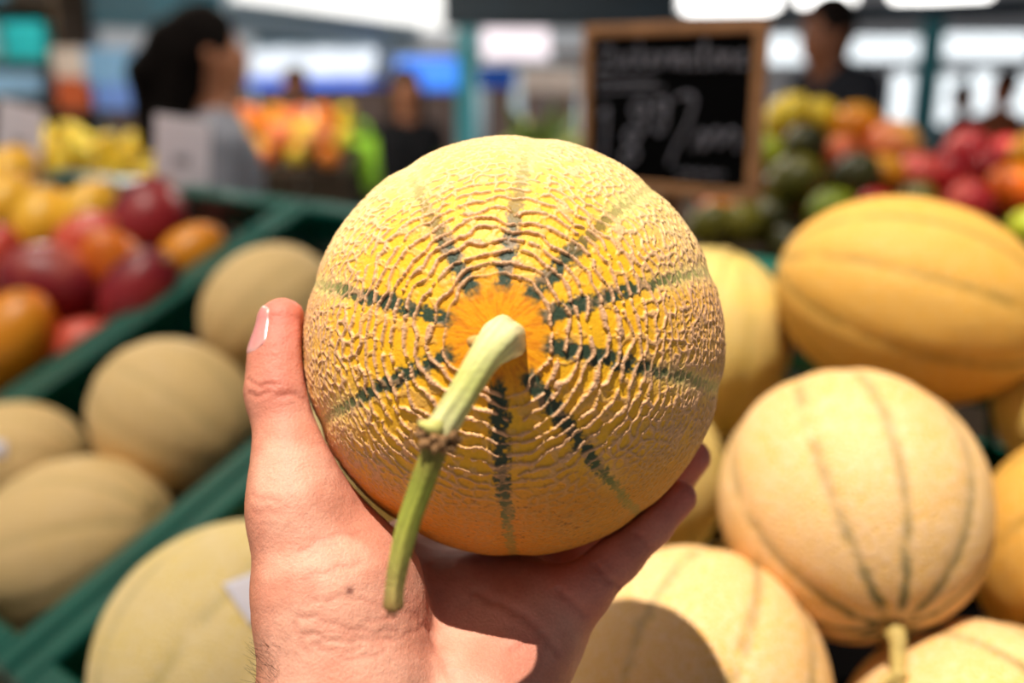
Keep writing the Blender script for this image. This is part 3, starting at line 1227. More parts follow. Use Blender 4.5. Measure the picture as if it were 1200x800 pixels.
    tag(o, 'bare left hand with thumb raised, palm up, cupping the netted melon', 'hand')
    # ---- thumbnail: a thin curved plate lying in the surface
    A0, A1 = P(330, 410, .330), P(331, 372, .332)
    ax = (A1 - A0) / np.linalg.norm(A1 - A0)
    out = -0.86 * AX - 0.50 * AF
    out = out - ax * (out @ ax)
    out /= np.linalg.norm(out)
    sd = np.cross(ax, out)
    nu, nv = 22, 22
    top, bot = [], []
    for i in range(nu):
        t = i / (nu - 1)
        s = -0.0015 + 0.0158 * t
        for k in range(nv):
            a = (k / (nv - 1) - 0.5) * 2
            wdt = math.radians(50) * (1 - 0.18 * t * t) * math.sqrt(max(0.02, 1 - (max(0, .25 - t) / .25) ** 2 * a * a * 0.8))
            sl = s - 0.0022 * a * a * t - (0.0012 * (1 - a * a) * (1 - t))
            dirn = math.cos(a * wdt) * out + math.sin(a * wdt) * sd
            q0 = A0 + ax * sl
            lo_, hi_ = 0.0, 0.02
            for _ in range(22):
                mid = (lo_ + hi_) / 2
                if body((q0 + dirn * mid)[None])[0] < 0:
                    lo_ = mid
                else:
                    hi_ = mid
            rad = max(lo_, 0.0055)
            edge = min(1.0, (1 - abs(a)) * 6) * min(1.0, t * 8 + 0.1)
            top.append(q0 + dirn * (rad - 0.0003 + 0.0007 * edge))
            bot.append(q0 + dirn * (rad - 0.0009))
    vs = np.array(top + bot) - org
    N = nu * nv
    fs = []
    for i in range(nu - 1):
        for k in range(nv - 1):
            q = (i * nv + k, i * nv + k + 1, (i + 1) * nv + k + 1, (i + 1) * nv + k)
            fs.append(q)
            fs.append(tuple(N + x for x in q[::-1]))
    edge = [k for k in range(nv)] + [i * nv + nv - 1 for i in range(1, nu)] + [(nu - 1) * nv + k for k in range(nv - 2, -1, -1)] + [i * nv for i in range(nu - 2, 0, -1)]
    for i in range(len(edge)):
        a, b = edge[i], edge[(i + 1) % len(edge)]
        fs.append((a, N + a, N + b, b))
    me = mesh_np('thumbnail', vs, fs)
    tt = np.repeat(np.arange(nu) / (nu - 1), nv)
    nc = lin((200, 128, 122)) + (lin((214, 160, 152)) - lin((200, 128, 122))) * (np.exp(-(tt / .16) ** 2) + sstep(.9, 1, tt))[:, None].clip(0, 1)
    colour_attr(me, 'Col', np.concatenate([nc, nc]))
    link('thumbnail', me, attr_mat('nail', rough=0.25, bump=0.05, spec=0.5, sss=0.2), o)
    # ---- fine dark hairs on the edge of the wrist
    rr = random.Random(9)
    hb = MB()
    for k in range(110):
        q = hit(rr.uniform(296, 330), rr.uniform(756, 812))
        if q is None:
            continue
        n = grad(body, q[None])[0]
        n /= np.linalg.norm(n)
        d = n * 0.5 + AU * rr.uniform(.2, .8) - AX * rr.uniform(0, .6)
        d /= np.linalg.norm(d)
        L = rr.uniform(.003, .006)
        hb.tube([q - org, q + d * L * .5 - org, q + d * L + n * -.0006 - org], [.00004, .000035, .000015], 3, caps=False)
    h = hb.build('arm_hair', mat('hair_brown', (70, 46, 30), 0.6, 0.2, 50), o)
    h['kind'] = 'stuff'
    return o


hand()


# ------------------------------------------------------------------ the other melons
def melon_mat(name, skin, net, stripe, stripe_amt, net_scale=330.0, patch=0.5, warm=(236, 186, 60)):
    m = bpy.data.materials.new(name)
    m.use_nodes = True
    nt = m.node_tree
    N = nt.nodes.new
    L = nt.links.new
    b = nt.nodes['Principled BSDF']
    tc = N('ShaderNodeTexCoord')
    oi = N('ShaderNodeObjectInfo')
    off = N('ShaderNodeVectorMath')
    off.operation = 'ADD'
    L(tc.outputs['Object'], off.inputs[0])
    L(oi.outputs['Location'], off.inputs[1])
    nz = N('ShaderNodeTexNoise')
    nz.inputs['Scale'].default_value = 90
    nz.inputs['Detail'].default_value = 3
    L(off.outputs[0], nz.inputs['Vector'])
    wp = N('ShaderNodeVectorMath')
    wp.operation = 'MULTIPLY_ADD'
    wp.inputs[1].default_value = (0.006, 0.006, 0.006)
    L(nz.outputs['Color'], wp.inputs[0])
    L(off.outputs[0], wp.inputs[2])
    vo = N('ShaderNodeTexVoronoi')
    vo.feature = 'DISTANCE_TO_EDGE'
    vo.inputs['Scale'].default_value = net_scale
    L(wp.outputs[0], vo.inputs['Vector'])
    nr = N('ShaderNodeMapRange')
    nr.inputs['From Min'].default_value = 0.08
    nr.inputs['From Max'].default_value = 0.24
    nr.inputs['To Min'].default_value = 1.0
    nr.inputs['To Max'].default_value = 0.0
    L(vo.outputs['Distance'], nr.inputs['Value'])
    pn = N('ShaderNodeTexNoise')
    pn.inputs['Scale'].default_value = 28
    pn.inputs['Detail'].default_value = 2
    L(off.outputs[0], pn.inputs['Vector'])
    pr = N('ShaderNodeMapRange')
    pr.inputs['From Min'].default_value = 0.40
    pr.inputs['From Max'].default_value = 0.66
    L(pn.outputs['Fac'], pr.inputs['Value'])
    c1 = N('ShaderNodeMixRGB')                              # skin: warm patches
    c1.inputs[1].default_value = (*lin(skin), 1)
    c1.inputs[2].default_value = (*lin(warm), 1)
    pm = N('ShaderNodeMath')
    pm.operation = 'MULTIPLY'
    pm.inputs[1].default_value = patch
    L(pr.outputs['Result'], pm.inputs[0])
    L(pm.outputs[0], c1.inputs[0])
    c2 = N('ShaderNodeMixRGB')                              # cork net over the skin
    c2.inputs[2].default_value = (*lin(net), 1)
    L(c1.outputs[0], c2.inputs[1])
    nm = N('ShaderNodeMath')
    nm.operation = 'MULTIPLY'
    nm.inputs[1].default_value = 0.8
    L(nr.outputs['Result'], nm.inputs[0])
    L(nm.outputs[0], c2.inputs[0])
    at = N('ShaderNodeAttribute')
    at.attribute_name = 'stripe'
    sn = N('ShaderNodeMath')
    sn.operation = 'MULTIPLY'
    sn.inputs[1].default_value = stripe_amt
    L(at.outputs['Fac'], sn.inputs[0])
    c3 = N('ShaderNodeMixRGB')
    c3.inputs[2].default_value = (*lin(stripe), 1)
    L(c2.outputs[0], c3.inputs[1])
    L(sn.outputs[0], c3.inputs[0])
    L(c3.outputs[0], b.inputs['Base Color'])
    b.inputs['Roughness'].default_value = 0.6
    b.inputs['Specular IOR Level'].default_value = 0.3
    bp = N('ShaderNodeBump')
    bp.inputs['Strength'].default_value = 0.5
    bp.inputs['Distance'].default_value = 0.0008
    L(nr.outputs['Result'], bp.inputs['Height'])
    L(bp.outputs['Normal'], b.inputs['Normal'])
    return m


MM = {
    'beige': melon_mat('rind_beige', (224, 186, 118), (228, 194, 142), (112, 112, 66), 0.45, patch=0.15),
    'cream': melon_mat('rind_cream', (222, 174, 98), (228, 188, 144), (62, 74, 36), 1.0, patch=0.75, warm=(220, 160, 40)),
    'yellow': melon_mat('rind_yellow', (214, 156, 50), (214, 168, 92), (66, 76, 28), 1.0, patch=0.5, warm=(222, 150, 20)),
    'pale': melon_mat('rind_pale', (238, 206, 134), (242, 216, 164), (128, 122, 66), 0.6, patch=0.7, warm=(242, 206, 84)),
    'straw': melon_mat('rind_straw', (212, 178, 90), (214, 184, 120), (116, 112, 56), 0.55, patch=0.6, warm=(230, 196, 60)),
}


def rind_mesh(re, hl, seed, nph=140, nth=90, ribs=10, sharp=0.0):
    th = np.linspace(0.02, math.pi - 0.02, nth)
    ph = np.linspace(0, 2 * math.pi, nph, endpoint=False)
    TH, PH = [q.ravel() for q in np.meshgrid(th, ph, indexing='ij')]
    rs = np.random.default_rng(seed)
    sut = (np.arange(ribs) + rs.uniform(-.12, .12, ribs)) * 2 * math.pi / ribs
    dphi = np.min(np.abs((PH[:, None] - sut[None] + math.pi) % (2 * math.pi) - math.pi), axis=1)
    darc = dphi * np.sin(TH)
    d3 = np.stack([np.sin(TH) * np.cos(PH), np.sin(TH) * np.sin(PH), np.cos(TH)], 1)
    groove = np.exp(-(darc / 0.09) ** 2) * sstep(0.1, 0.7, np.sin(TH))
    wob = fbm(d3 * 1.6 + seed, seed) - 0.5
    rad = 1 - 0.012 * groove + 0.03 * wob
    V = d3 * rad[:, None] * np.array([re, re, hl])
    V[:, 2] -= hl * 0.03 * np.exp(-(TH / 0.15) ** 2)
    jag = fbm(d3 * 20 + seed, seed + 5) - 0.5
    st = (1 - sstep(0.02, 0.05, darc + 0.06 * jag)) * (0.42 + 0.58 * np.exp(-(TH / 0.6) ** 2)) * sstep(0.06, 0.14, TH)
    st *= sstep(0.25, 0.5, fbm(d3 * 5 + seed, seed + 9) + 0.15 * (TH < 0.6))
    i = np.arange(nth - 1)[:, None] * nph
    k = np.arange(nph)[None]
    k1 = (k + 1) % nph
    Q = np.stack([i + k, i + nph + k, i + nph + k1, i + k1], -1).reshape(-1, 4)
    nV = len(V)
    V = np.concatenate([V, [[0, 0, V[:nph, 2].mean()], [0, 0, V[-nph:, 2].mean()]]])
    st = np.concatenate([st, [0, 0]])
    kk = np.arange(nph)
    Q = np.concatenate([Q, np.stack([np.full(nph, nV), kk, (kk + 1) % nph, (kk + 1) % nph], 1),
                        np.stack([np.full(nph, nV + 1), nV - nph + (kk + 1) % nph, nV - nph + kk, nV - nph + kk], 1)])
    me = mesh_np('rind', V, Q)
    float_attr(me, 'stripe', st)
    return me


MELONS = []      # (centre, bounding radius)


def melon(ctr, re, hl, axis, kind, label, seed, stem=0.0, roll=0.0, sticker=None, group=None, stemdir=None):
    o = empty('melon', ctr, axis_quat(axis, roll))
    link('rind', rind_mesh(re, hl, seed), MM[kind], o)
    if stem > 0:
        mb = MB()
        b = np.array([0, 0, hl * 0.955])
        if stemdir is None:
            pth = [b, b + [0, 0, stem * .35], b + [stem * .12, 0, stem * .7], b + [stem * .3, .1 * stem, stem]]
        else:
            qi = axis_quat(axis, roll).inverted()
            dl = np.array(qi @ Vector(stemdir))
            pth = [b, b + [0, 0, stem * .25], b + [0, 0, stem * .3] + dl * stem * .3, b + [0, 0, stem * .3] + dl * stem * .75]
        mb.tube(pth, [.0062, .0042, .0036, .0032], 12, ridges=5, ramp=.08)
        st = mb.build('stem', M_STEM, o)
        if stemdir is not None:
            nd = MB()
            c0 = pth[2]
            nd.ball(c0, (.005, .005, .004), 10, 8)
            nd.tube([c0, c0 + np.array([-.006, .002, .002]), c0 + np.array([-.011, .003, .006])], [.003, .002, .0006], 8)
            nd.build('stem_node', M_STEM, st)
    else:
        MB().ball((0, 0, hl * 0.972), (re * .10, re * .10, .004), 12, 6).build('stem_scar', M_STEM, o)
    if sticker is not None:                                 # four photo pixels: corners of the sticker
        qi = axis_quat(axis, roll).inverted()
        nn = 9
        cs = [np.array(q, float) for q in sticker]
        for nm, (s0, s1, t0, t1), lift_, mt in (('sticker', (0, 1, 0, 1), .0008, M_PAPER), ('sticker_print', (.55, .8, .5, .78), .0011, M_PRINT)):
            vs = []
            for i in range(nn):
                for k in range(nn):
                    s = s0 + (s1 - s0) * i / (nn - 1)
                    t = t0 + (t1 - t0) * k / (nn - 1)
                    px = (cs[0] * (1 - s) + cs[1] * s) * (1 - t) + (cs[3] * (1 - s) + cs[2] * s) * t
                    r = (px[0] - 600) / FPX * AX + (400 - px[1]) / FPX * AU + AF
                    oq = np.array(qi @ Vector(CAM - ctr)) / [re, re, hl]
                    dq = np.array(qi @ Vector(r)) / [re, re, hl]
                    A, B, C_ = dq @ dq, oq @ dq, oq @ oq - 1.0
                    disc = max(B * B - A * C_, 0)
                    h = (oq + dq * ((-B - math.sqrt(disc)) / A))
                    vs.append(h * [re, re, hl] * (1 + (lift_ + .0012) / re))
            mbs = MB()
            mbs.add(vs, [(i * nn + k, (i + 1) * nn + k, (i + 1) * nn + k + 1, i * nn + k + 1) for i in range(nn - 1) for k in range(nn - 1)], True)
            so = mbs.build(nm, mt, o if nm == 'sticker' else so)
            sm = so.modifiers.new('thick', 'SOLIDIFY')
            sm.thickness = .0003
    MELONS.append((np.asarray(ctr), max(re, hl)))
    return tag(o, label, 'melon', group)


def mel(px, py, d, re, hl, ax, *a, **k):
    return melon(P(px, py, d), re, hl, camvec(*ax), *a, **k)


mel(998, 589, 0.545, .0715, .0755, (.03, -.70, .71), 'cream', 'cream netted melon with stem hanging down, between the hand and the yellow melon', 21, stem=.045, roll=.3, stemdir=camvec(-.15, -.9, .25))
mel(1066, 352, 0.690, .0705, .0925, (.93, -.30, .20), 'yellow', 'large oblong golden-yellow melon with green streaks at its stem end', 22, stem=.012, roll=.2)
mel(822, 400, 0.775, .0680, .0740, (.2, .9, .3), 'straw', 'plain straw-coloured melon tucked between the held melon and the golden oblong one', 23)
mel(738, 556, 0.685, .0650, .0680, (-.3, .9, .2), 'straw', 'pale melon half hidden behind the fingertips', 24)
mel(803, 817, 0.507, .0725, .0780, (.45, .72, -.55), 'cream', 'cream melon crossed by the shadow of the held melon, below the little finger', 25, roll=.25)
mel(1150, 893, 0.500, .0700, .0730, (.3, .5, .8), 'cream', 'cream coarsely netted melon below the one with the hanging stem', 26, roll=.6)
mel(1290, 645, 0.575, .0690, .0760, (.3, .6, .5), 'yellow', 'yellow melon cut off by the picture edge beside the stemmed cream one', 27)
mel(1272, 475, 0.680, .0580, .0600, (.3, .6, -.5), 'straw', 'shaded melon in the gap under the golden oblong one', 28)
mel(318, 368, 1.030, .0700, .0760, (.6, .6, -.2), 'beige', 'dull beige melon at the back of its crate beside the thumb tip', 29)
mel(206, 491, 0.905, .0720, .0800, (.85, -.45, .2), 'beige', 'dull beige melon in the middle of its crate beside the thumb', 30, roll=.4)
mel(18, 548, 0.960, .0640, .0720, (.9, .1, .1), 'beige', 'small beige melon with a white sticker next to the mango crate', 31, sticker=[(-12, 514), (8, 519), (6, 536), (-14, 534)])
mel(90, 642, 0.830, .0760, .0890, (.86, .30, .30), 'beige', 'large oval beige melon lying lengthwise against the crate divider', 32, roll=.1, stem=.006)
mel(279, 776, 0.600, .0830, .0880, (-.5, -.6, .5), 'pale', 'yellowish melon with white paper sticker behind the wrist', 33, sticker=[(261, 686), (322, 664), (330, 720), (294, 735)], roll=.5)
mel(452, 515, 0.790, .0690, .0720, (.4, .8, .2), 'pale', 'pale melon glimpsed in the gap between thumb and held melon', 34)

# a lower layer of melons that fills the gaps (seen only in slivers between the upper ones)
rr = random.Random(5)
low = 0
for _ in range(4000):
    u_, v_, n_ = rr.uniform(-.56, .03), rr.uniform(.14, .57), rr.uniform(-.115, -.095)
    q = D(u_, v_, n_)
    if -.27 < u_ < .0 and .22 < v_ < .52:
        continue
    r_ = rr.choice((.060, .056, .052, .050))
    q = D(u_, v_, -.178 + r_)
    if all(np.linalg.norm(q - m[0]) > m[1] + r_ - .002 for m in MELONS):
        melon(q, r_, r_ * 1.05, DU * rr.uniform(-1, 1) + DV * rr.uniform(-1, 1) + DN * .4, 'straw', 'melon in the bottom layer of the wide crate, under the upper ones', 60 + low, group='melons in the bottom layer')
        low += 1
        if low > 15:
            break


# ------------------------------------------------------------------ mangoes
def fruit_mat(name, c1, c2, c3, rough=0.38, size=0.045, edge=0.5, gloss=0.4):
    """skin that blushes from c1 to c2 across the fruit, freckled with c3"""
    m = bpy.data.materials.new(name)
    m.use_nodes = True
    nt = m.node_tree
    N, L = nt.nodes.new, nt.links.new
    b = nt.nodes['Principled BSDF']
    tc = N('ShaderNodeTexCoord')
    sx = N('ShaderNodeSeparateXYZ')
    L(tc.outputs['Object'], sx.inputs[0])
    nz = N('ShaderNodeTexNoise')
    nz.inputs['Scale'].default_value = 18
    nz.inputs['Detail'].default_value = 3
    L(tc.outputs['Object'], nz.inputs['Vector'])
    ma = N('ShaderNodeMath')
    ma.operation = 'MULTIPLY_ADD'
    ma.inputs[1].default_value = 1.0 / (2.2 * size)
    L(sx.outputs['X'], ma.inputs[0])
    L(nz.outputs['Fac'], ma.inputs[2])
    rp = N('ShaderNodeValToRGB')
    rp.color_ramp.elements[0].position = edge - 0.28
    rp.color_ramp.elements[1].position = edge + 0.28
    rp.color_ramp.elements[0].color = (*lin(c1), 1)
    rp.color_ramp.elements[1].color = (*lin(c2), 1)
    L(ma.outputs[0], rp.inputs['Fac'])
    vo = N('ShaderNodeTexVoronoi')
    vo.inputs['Scale'].default_value = 160
    L(tc.outputs['Object'], vo.inputs['Vector'])
    mr = N('ShaderNodeMapRange')
    mr.inputs['From Min'].default_value = 0.10
    mr.inputs['From Max'].default_value = 0.22
    mr.inputs['To Min'].default_value = 0.35
    mr.inputs['To Max'].default_value = 0.0
    L(vo.outputs['Distance'], mr.inputs['Value'])
    mx = N('ShaderNodeMixRGB')
    mx.inputs[2].default_value = (*lin(c3), 1)
    L(rp.outputs['Color'], mx.inputs[1])
    L(mr.outputs['Result'], mx.inputs[0])
    L(mx.outputs[0], b.inputs['Base Color'])
    b.inputs['Roughness'].default_value = rough
    b.inputs['Specular IOR Level'].default_value = gloss
    return m


def mango_mesh(seed):
    nth, nph = 22, 28
    th = np.linspace(0.05, math.pi - 0.05, nth)
    ph = np.linspace(0, 2 * math.pi, nph, endpoint=False)
    TH, PH = [q.ravel() for q in np.meshgrid(th, ph, indexing='ij')]
    d3 = np.stack([np.sin(TH) * np.cos(PH), np.sin(TH) * np.sin(PH), np.cos(TH)], 1)
    w = 1 + 0.05 * (fbm(d3 * 1.3 + seed, seed) - 0.5)
    V = d3 * w[:, None] * np.array([0.046, 0.042, 0.056])
    V[:, 0] += 0.10 * V[:, 2] * np.abs(V[:, 2]) / 0.056 + 0.004 * np.cos(2 * TH)
    V[:, 0] *= 1 - 0.12 * np.cos(TH)
    i = np.arange(nth - 1)[:, None] * nph
    k = np.arange(nph)[None]
    k1 = (k + 1) % nph
    Q = np.stack([i + k, i + nph + k, i + nph + k1, i + k1], -1).reshape(-1, 4)
    nV = len(V)
    V = np.concatenate([V, [V[:nph].mean(0), V[-nph:].mean(0)]])
    kk = np.arange(nph)
    Q = np.concatenate([Q, np.stack([np.full(nph, nV), kk, (kk + 1) % nph, (kk + 1) % nph], 1),
                        np.stack([np.full(nph, nV + 1), nV - nph + (kk + 1) % nph, nV - nph + kk, nV - nph + kk], 1)])
    return mesh_np('mango', V, Q)


MG = {
    'orange': fruit_mat('mango_orange', (226, 140, 20), (222, 104, 22), (236, 190, 90), edge=.6),
    'yellow': fruit_mat('mango_yellow', (244, 184, 44), (230, 130, 22), (246, 220, 120), edge=.6),
    'coral': fruit_mat('mango_coral', (214, 84, 60), (190, 50, 46), (236, 160, 110), edge=.5),
    'dark': fruit_mat('mango_dark_red', (150, 34, 38), (96, 14, 34), (200, 110, 80), edge=.45),
    'half': fruit_mat('mango_half_red', (222, 130, 40), (118, 22, 36), (220, 150, 90), edge=.5),
    'pink': fruit_mat('mango_pink_red', (216, 112, 84), (132, 24, 36), (236, 170, 130), edge=.55),
}
mango_src = [mango_mesh(i) for i in range(3)]
MANGO = []


def mango(q, kind, axis, label, roll=0.0, group=None, scale=1.0):
    me = mango_src[len(MANGO) % 3].copy()
    o = link('mango', me, MG[kind])
    o.location = Vector(q)
    o.rotation_mode = 'QUATERNION'
    o.rotation_quaternion = axis_quat(axis, roll)
    o.scale = (scale,) * 3
    s = MB().tube([(-.001, 0, .050), (-.001, 0, .0575), (0, 0, .060)], [.004, .003, .0015], 8).build('stem_scar', M_STEM, o)
    MANGO.append((np.asarray(q), .050 * scale))
    return tag(o, label, 'mango', group)


def mg(px, py, d, kind, ax, label, roll=0.0, scale=1.0):
    return mango(P(px, py, d), kind, camvec(*ax), label, roll, scale=scale)


mg(18, 402, 1.105, 'orange', (.3, .8, .4), 'large orange mango lying against the crate divider, beside a coral one', scale=1.12)
mg(95, 408, 1.13, 'coral', (.8, .3, .4), 'small coral mango peeping out beside the large orange one', scale=.8)
mg(62, 332, 1.185, 'pink', (-.9, .3, .2), 'dark mango with a pink blushing end above the large orange one', roll=0.0, scale=1.08)
mg(106, 287, 1.27, 'coral', (.7, .4, .4), 'coral mango between the yellow and the dark red ones', scale=.95)
mg(103, 254, 1.36, 'yellow', (.5, .7, .2), 'yellow-orange mango beside the tall dark red one', scale=.95)
mg(52, 266, 1.36, 'yellow', (.2, .9, .2), 'bright yellow mango between two paler ones', scale=1.0)
mg(172, 258, 1.295, 'dark', (.3, .8, -.3), 'tall dark red mango in front of the white price card', scale=1.12)
mg(163, 343, 1.15, 'dark', (.6, .6, .3), 'dark purple-red mango resting on the crate divider', scale=1.0, roll=.7)
mg(136, 312, 1.205, 'orange', (-.4, .8, .3), 'orange mango peeking out behind the purple-red one', scale=.85)
mg(224, 302, 1.215, 'orange', (.6, .6, .3), 'orange mango alone at the corner of the divider and back rim', scale=.86)
mg(8, 246, 1.46, 'yellow', (.4, .8, .2), 'pale yellow mango at the far side of the crate', scale=1.0)
mg(-8, 312, 1.29, 'coral', (.2, .8, .4), 'coral-orange mango above the large orange one', scale=1.0)
mg(-30, 270, 1.45, 'orange', (.2, .8, .4), 'orange mango beside the pale yellow one', scale=1.0)
mg(12, 210, 1.60, 'yellow', (.4, .8, .2), 'yellow mango under the tilted price card', scale=1.0)
low = 0
for _ in range(6000):
    q = D(rr.uniform(-1.58, -1.09), rr.uniform(.12, .58), rr.uniform(-.13, -.02))
    if all(np.linalg.norm(q - m[0]) > m[1] + .047 for m in MANGO):
        mango(q, rr.choice(['orange', 'coral', 'dark', 'half']), DU * rr.uniform(-1, 1) + DV * rr.uniform(-1, 1) + DN * .3,
              'mango in the lower layer of the mango crate, under the upper ones', rr.uniform(0, 6), 'mangoes in the lower layer', .92)
        low += 1
        if low > 22:
            break


# ------------------------------------------------------------------ chalkboard
def chalkboard():
    dR = 0.95
    TR = P(898, 22, dR)
    w, h = .2295 * dR, .184 * dR
    x = DU
    z = np.array([0, 0, 1.0])
    y = np.cross(z, x)                                    # away from the viewer
    org = TR - x * w - z * h                              # lower left corner
    zb = D(-0.45, 0.70, -CH)[2]
    foot = np.array([org[0] + x[0] * w / 2 + y[0] * .012, org[1] + x[1] * w / 2 + y[1] * .012, 0])
    o = empty('chalkboard_sign', foot, frame_quat(x, y, z))
    q = o.rotation_quaternion

    def L(s, t, dep=0.0):
        """board coordinates: s right, t up from lower left, metres; dep behind the face"""
        wpt = org + x * s + z * t + y * dep
        return np.array(q.inverted() @ Vector(wpt - foot))
    fw = .0115

    def bx(s0, s1, t0, t1, d0, d1, name, m, par=o, bev=.0015):
        a, b = L(s0, t0, d0), L(s1, t1, d1)
        return MB().box(np.minimum(a, b), np.maximum(a, b), bev=bev).build(name, m, par)
    fm = mat('board_frame_wood', (178, 126, 84), 0.55, 0.2, 60, 0.2, 200)
    slate = bx(fw * .8, w - fw * .8, fw * .8, h - fw * .8, .003, .008, 'slate', M_SLATE, bev=0)
    bx(0, w, h - fw, h, -.001, .012, 'frame_rail', fm)
    bx(0, w, 0, fw, -.001, .012, 'frame_rail', fm)
    bx(0, fw, fw, h - fw, -.001, .012, 'frame_stile', fm)
    bx(w - fw, w, fw, h - fw, -.001, .012, 'frame_stile', fm)
    a = L(w / 2, 0, .018)
    MB().box((a[0] - .012, a[1] - .006, 0.012), (a[0] + .012, a[1] + .006, a[2] + .10), bev=.002).build('stake', M_WOOD, o)
    MB().box((a[0] - .10, a[1] - .08, 0), (a[0] + .10, a[1] + .08, 0.015), bev=.003).build('foot_board', M_WOOD, o)

    iw, ih = w - 2 * fw, h - 2 * fw

    def stroke(pts, name='chalk_stroke', r=.0011):
        """pts in fractions of the slate, from its top left corner"""
        pts = np.array(pts, float)
        out = []
        n = max(3, 5 * len(pts))
        for u in np.linspace(0, len(pts) - 1, n):
            i = min(int(u), len(pts) - 2)
            f = u - i
            p0, p1, p2, p3 = pts[max(i - 1, 0)], pts[i], pts[i + 1], pts[min(i + 2, len(pts) - 1)]
            c = .5 * (2 * p1 + (p2 - p0) * f + (2 * p0 - 5 * p1 + 4 * p2 - p3) * f * f + (3 * p1 - p0 - 3 * p2 + p3) * f ** 3)
            out.append(L(fw + c[0] * iw, h - fw - c[1] * ih, .0026))
        MB().tube(out, r * 1.25, 6).build(name, M_CHALK, slate)
    # first line, a long cursive word
    gl = {
        'Z': [(0, .1), (.5, .0), (.9, .1), (.45, .55), (.0, .98), (.5, .9), (1, 1.0)],
        'u': [(0, .4), (.05, .85), (.4, 1), (.8, .75), (.85, .4), (.9, .9), (1.1, 1)],
        'c': [(.9, .5), (.4, .4), (0, .7), (.4, 1), (1, .9)],
        'k': [(.1, -.1), (.1, 1), (.12, .7), (.8, .4), (.2, .68), (1, 1)],
        'e': [(0, .75), (.7, .62), (.5, .4), (.05, .65), (.4, 1), (1, .9)],
        'r': [(0, .45), (.15, 1), (.3, .55), (.9, .42), (1, .5)],
        'm': [(0, .45), (.08, 1), (.2, .5), (.4, .5), (.45, 1), (.58, .5), (.8, .5), (.85, 1), (1, .95)],
        'l': [(.2, .8), (.6, .1), (.4, -.1), (.2, .4), (.4, 1), (1, .9)],
        'o': [(.5, .42), (.05, .7), (.5, 1), (.95, .7), (.5, .42), (1.1, .45)],
        'n': [(0, .45), (.1, 1), (.25, .55), (.7, .48), (.85, 1), (1.05, .95)],
    }
    s = .05
    for ch, wd in zip('Zuckermelone', (.10, .062, .058, .062, .06, .055, .095, .06, .045, .06, .07, .06)):
        stroke([(s + a_ * wd * .92, .06 + (0.02 if ch == 'Z' else 0) + b_ * .155) for a_, b_ in gl[ch]])
        s += wd + .012
    # faint second line with a rule under it
    stroke([(.03 + .0155 * i, .30 + .028 * ((i * 7) % 5) / 4) for i in range(26)], r=.0008)
    stroke([(.03, .385), (.25, .365), (.48, .350)], r=.0008)
    # price
    stroke([(.07, .56), (.11, .50), (.105, .70), (.09, .86)], r=.0016)
    stroke([(.34, .66), (.27, .64), (.24, .71), (.30, .76), (.32, .83), (.26, .88), (.22, .82), (.29, .76), (.34, .66)], r=.0014)
    stroke([(.38, .47), (.32, .44), (.28, .51), (.33, .56), (.38, .50), (.38, .47), (.375, .58), (.34, .67)], r=.0014)
    stroke([(.50, .44), (.45, .43), (.43, .49), (.47, .53), (.51, .48), (.50, .44), (.50, .58), (.46, .66), (.43, .60)], r=.0014)
    stroke([(.56, .42), (.62, .39), (.67, .43), (.64, .58), (.58, .72), (.53, .87)], r=.0014)
    stroke([(.67, .76), (.72, .64), (.74, .66), (.74, .75), (.80, .63), (.83, .65), (.83, .73), (.89, .62), (.93, .66), (.93, .75)], r=.0014)
    stroke([(.58 + .018 * i, .90 + .03 * ((i * 3) % 4) / 3) for i in range(17)], r=.0008)
    return tag(o, 'small wood-framed chalkboard with handwritten price behind the held melon', 'chalkboard')


chalkboard()


# ------------------------------------------------------------------ price cards on the back rim
def price_card(px, py, d, wpx, hpx, lean, label):
    b = P(px, py, d)
    w, h = wpx * d / FPX, hpx * d / FPX
    x = np.array([math.cos(.25), -math.sin(.25), 0])
    y = np.cross((0, 0, 1.0), x)
    z = np.array([0, 0, 1.0]) + x * lean
    z /= np.linalg.norm(z)
    x = x - z * (x @ z)
    x /= np.linalg.norm(x)
    y = np.cross(z, x)
    o = empty('price_card', b, frame_quat(x, y, z))
    MB().box((-w / 2, 0, 0), (w / 2, .0015, h), bev=.0005).build('card', M_PAPER, o)
    MB().box((-w * .14, -.0006, h * .40), (w * .14, 0, h * .52)).build('printed_mark', M_PRINT, o)
    MB().box((-.010, .0015, -.05), (.010, .006, h * .6), bev=.001).build('clip', mat('clip_plastic', (200, 204, 206), 0.4, 0.05, 20), o)
    return tag(o, label, 'sign')


price_card(212, 229, 1.415, 72, 90, .12, 'white price card standing on the back rim behind the dark red mango')
price_card(20, 206, 1.72, 62, 84, .22, 'tilted white price card at the far corner of the mango crate')


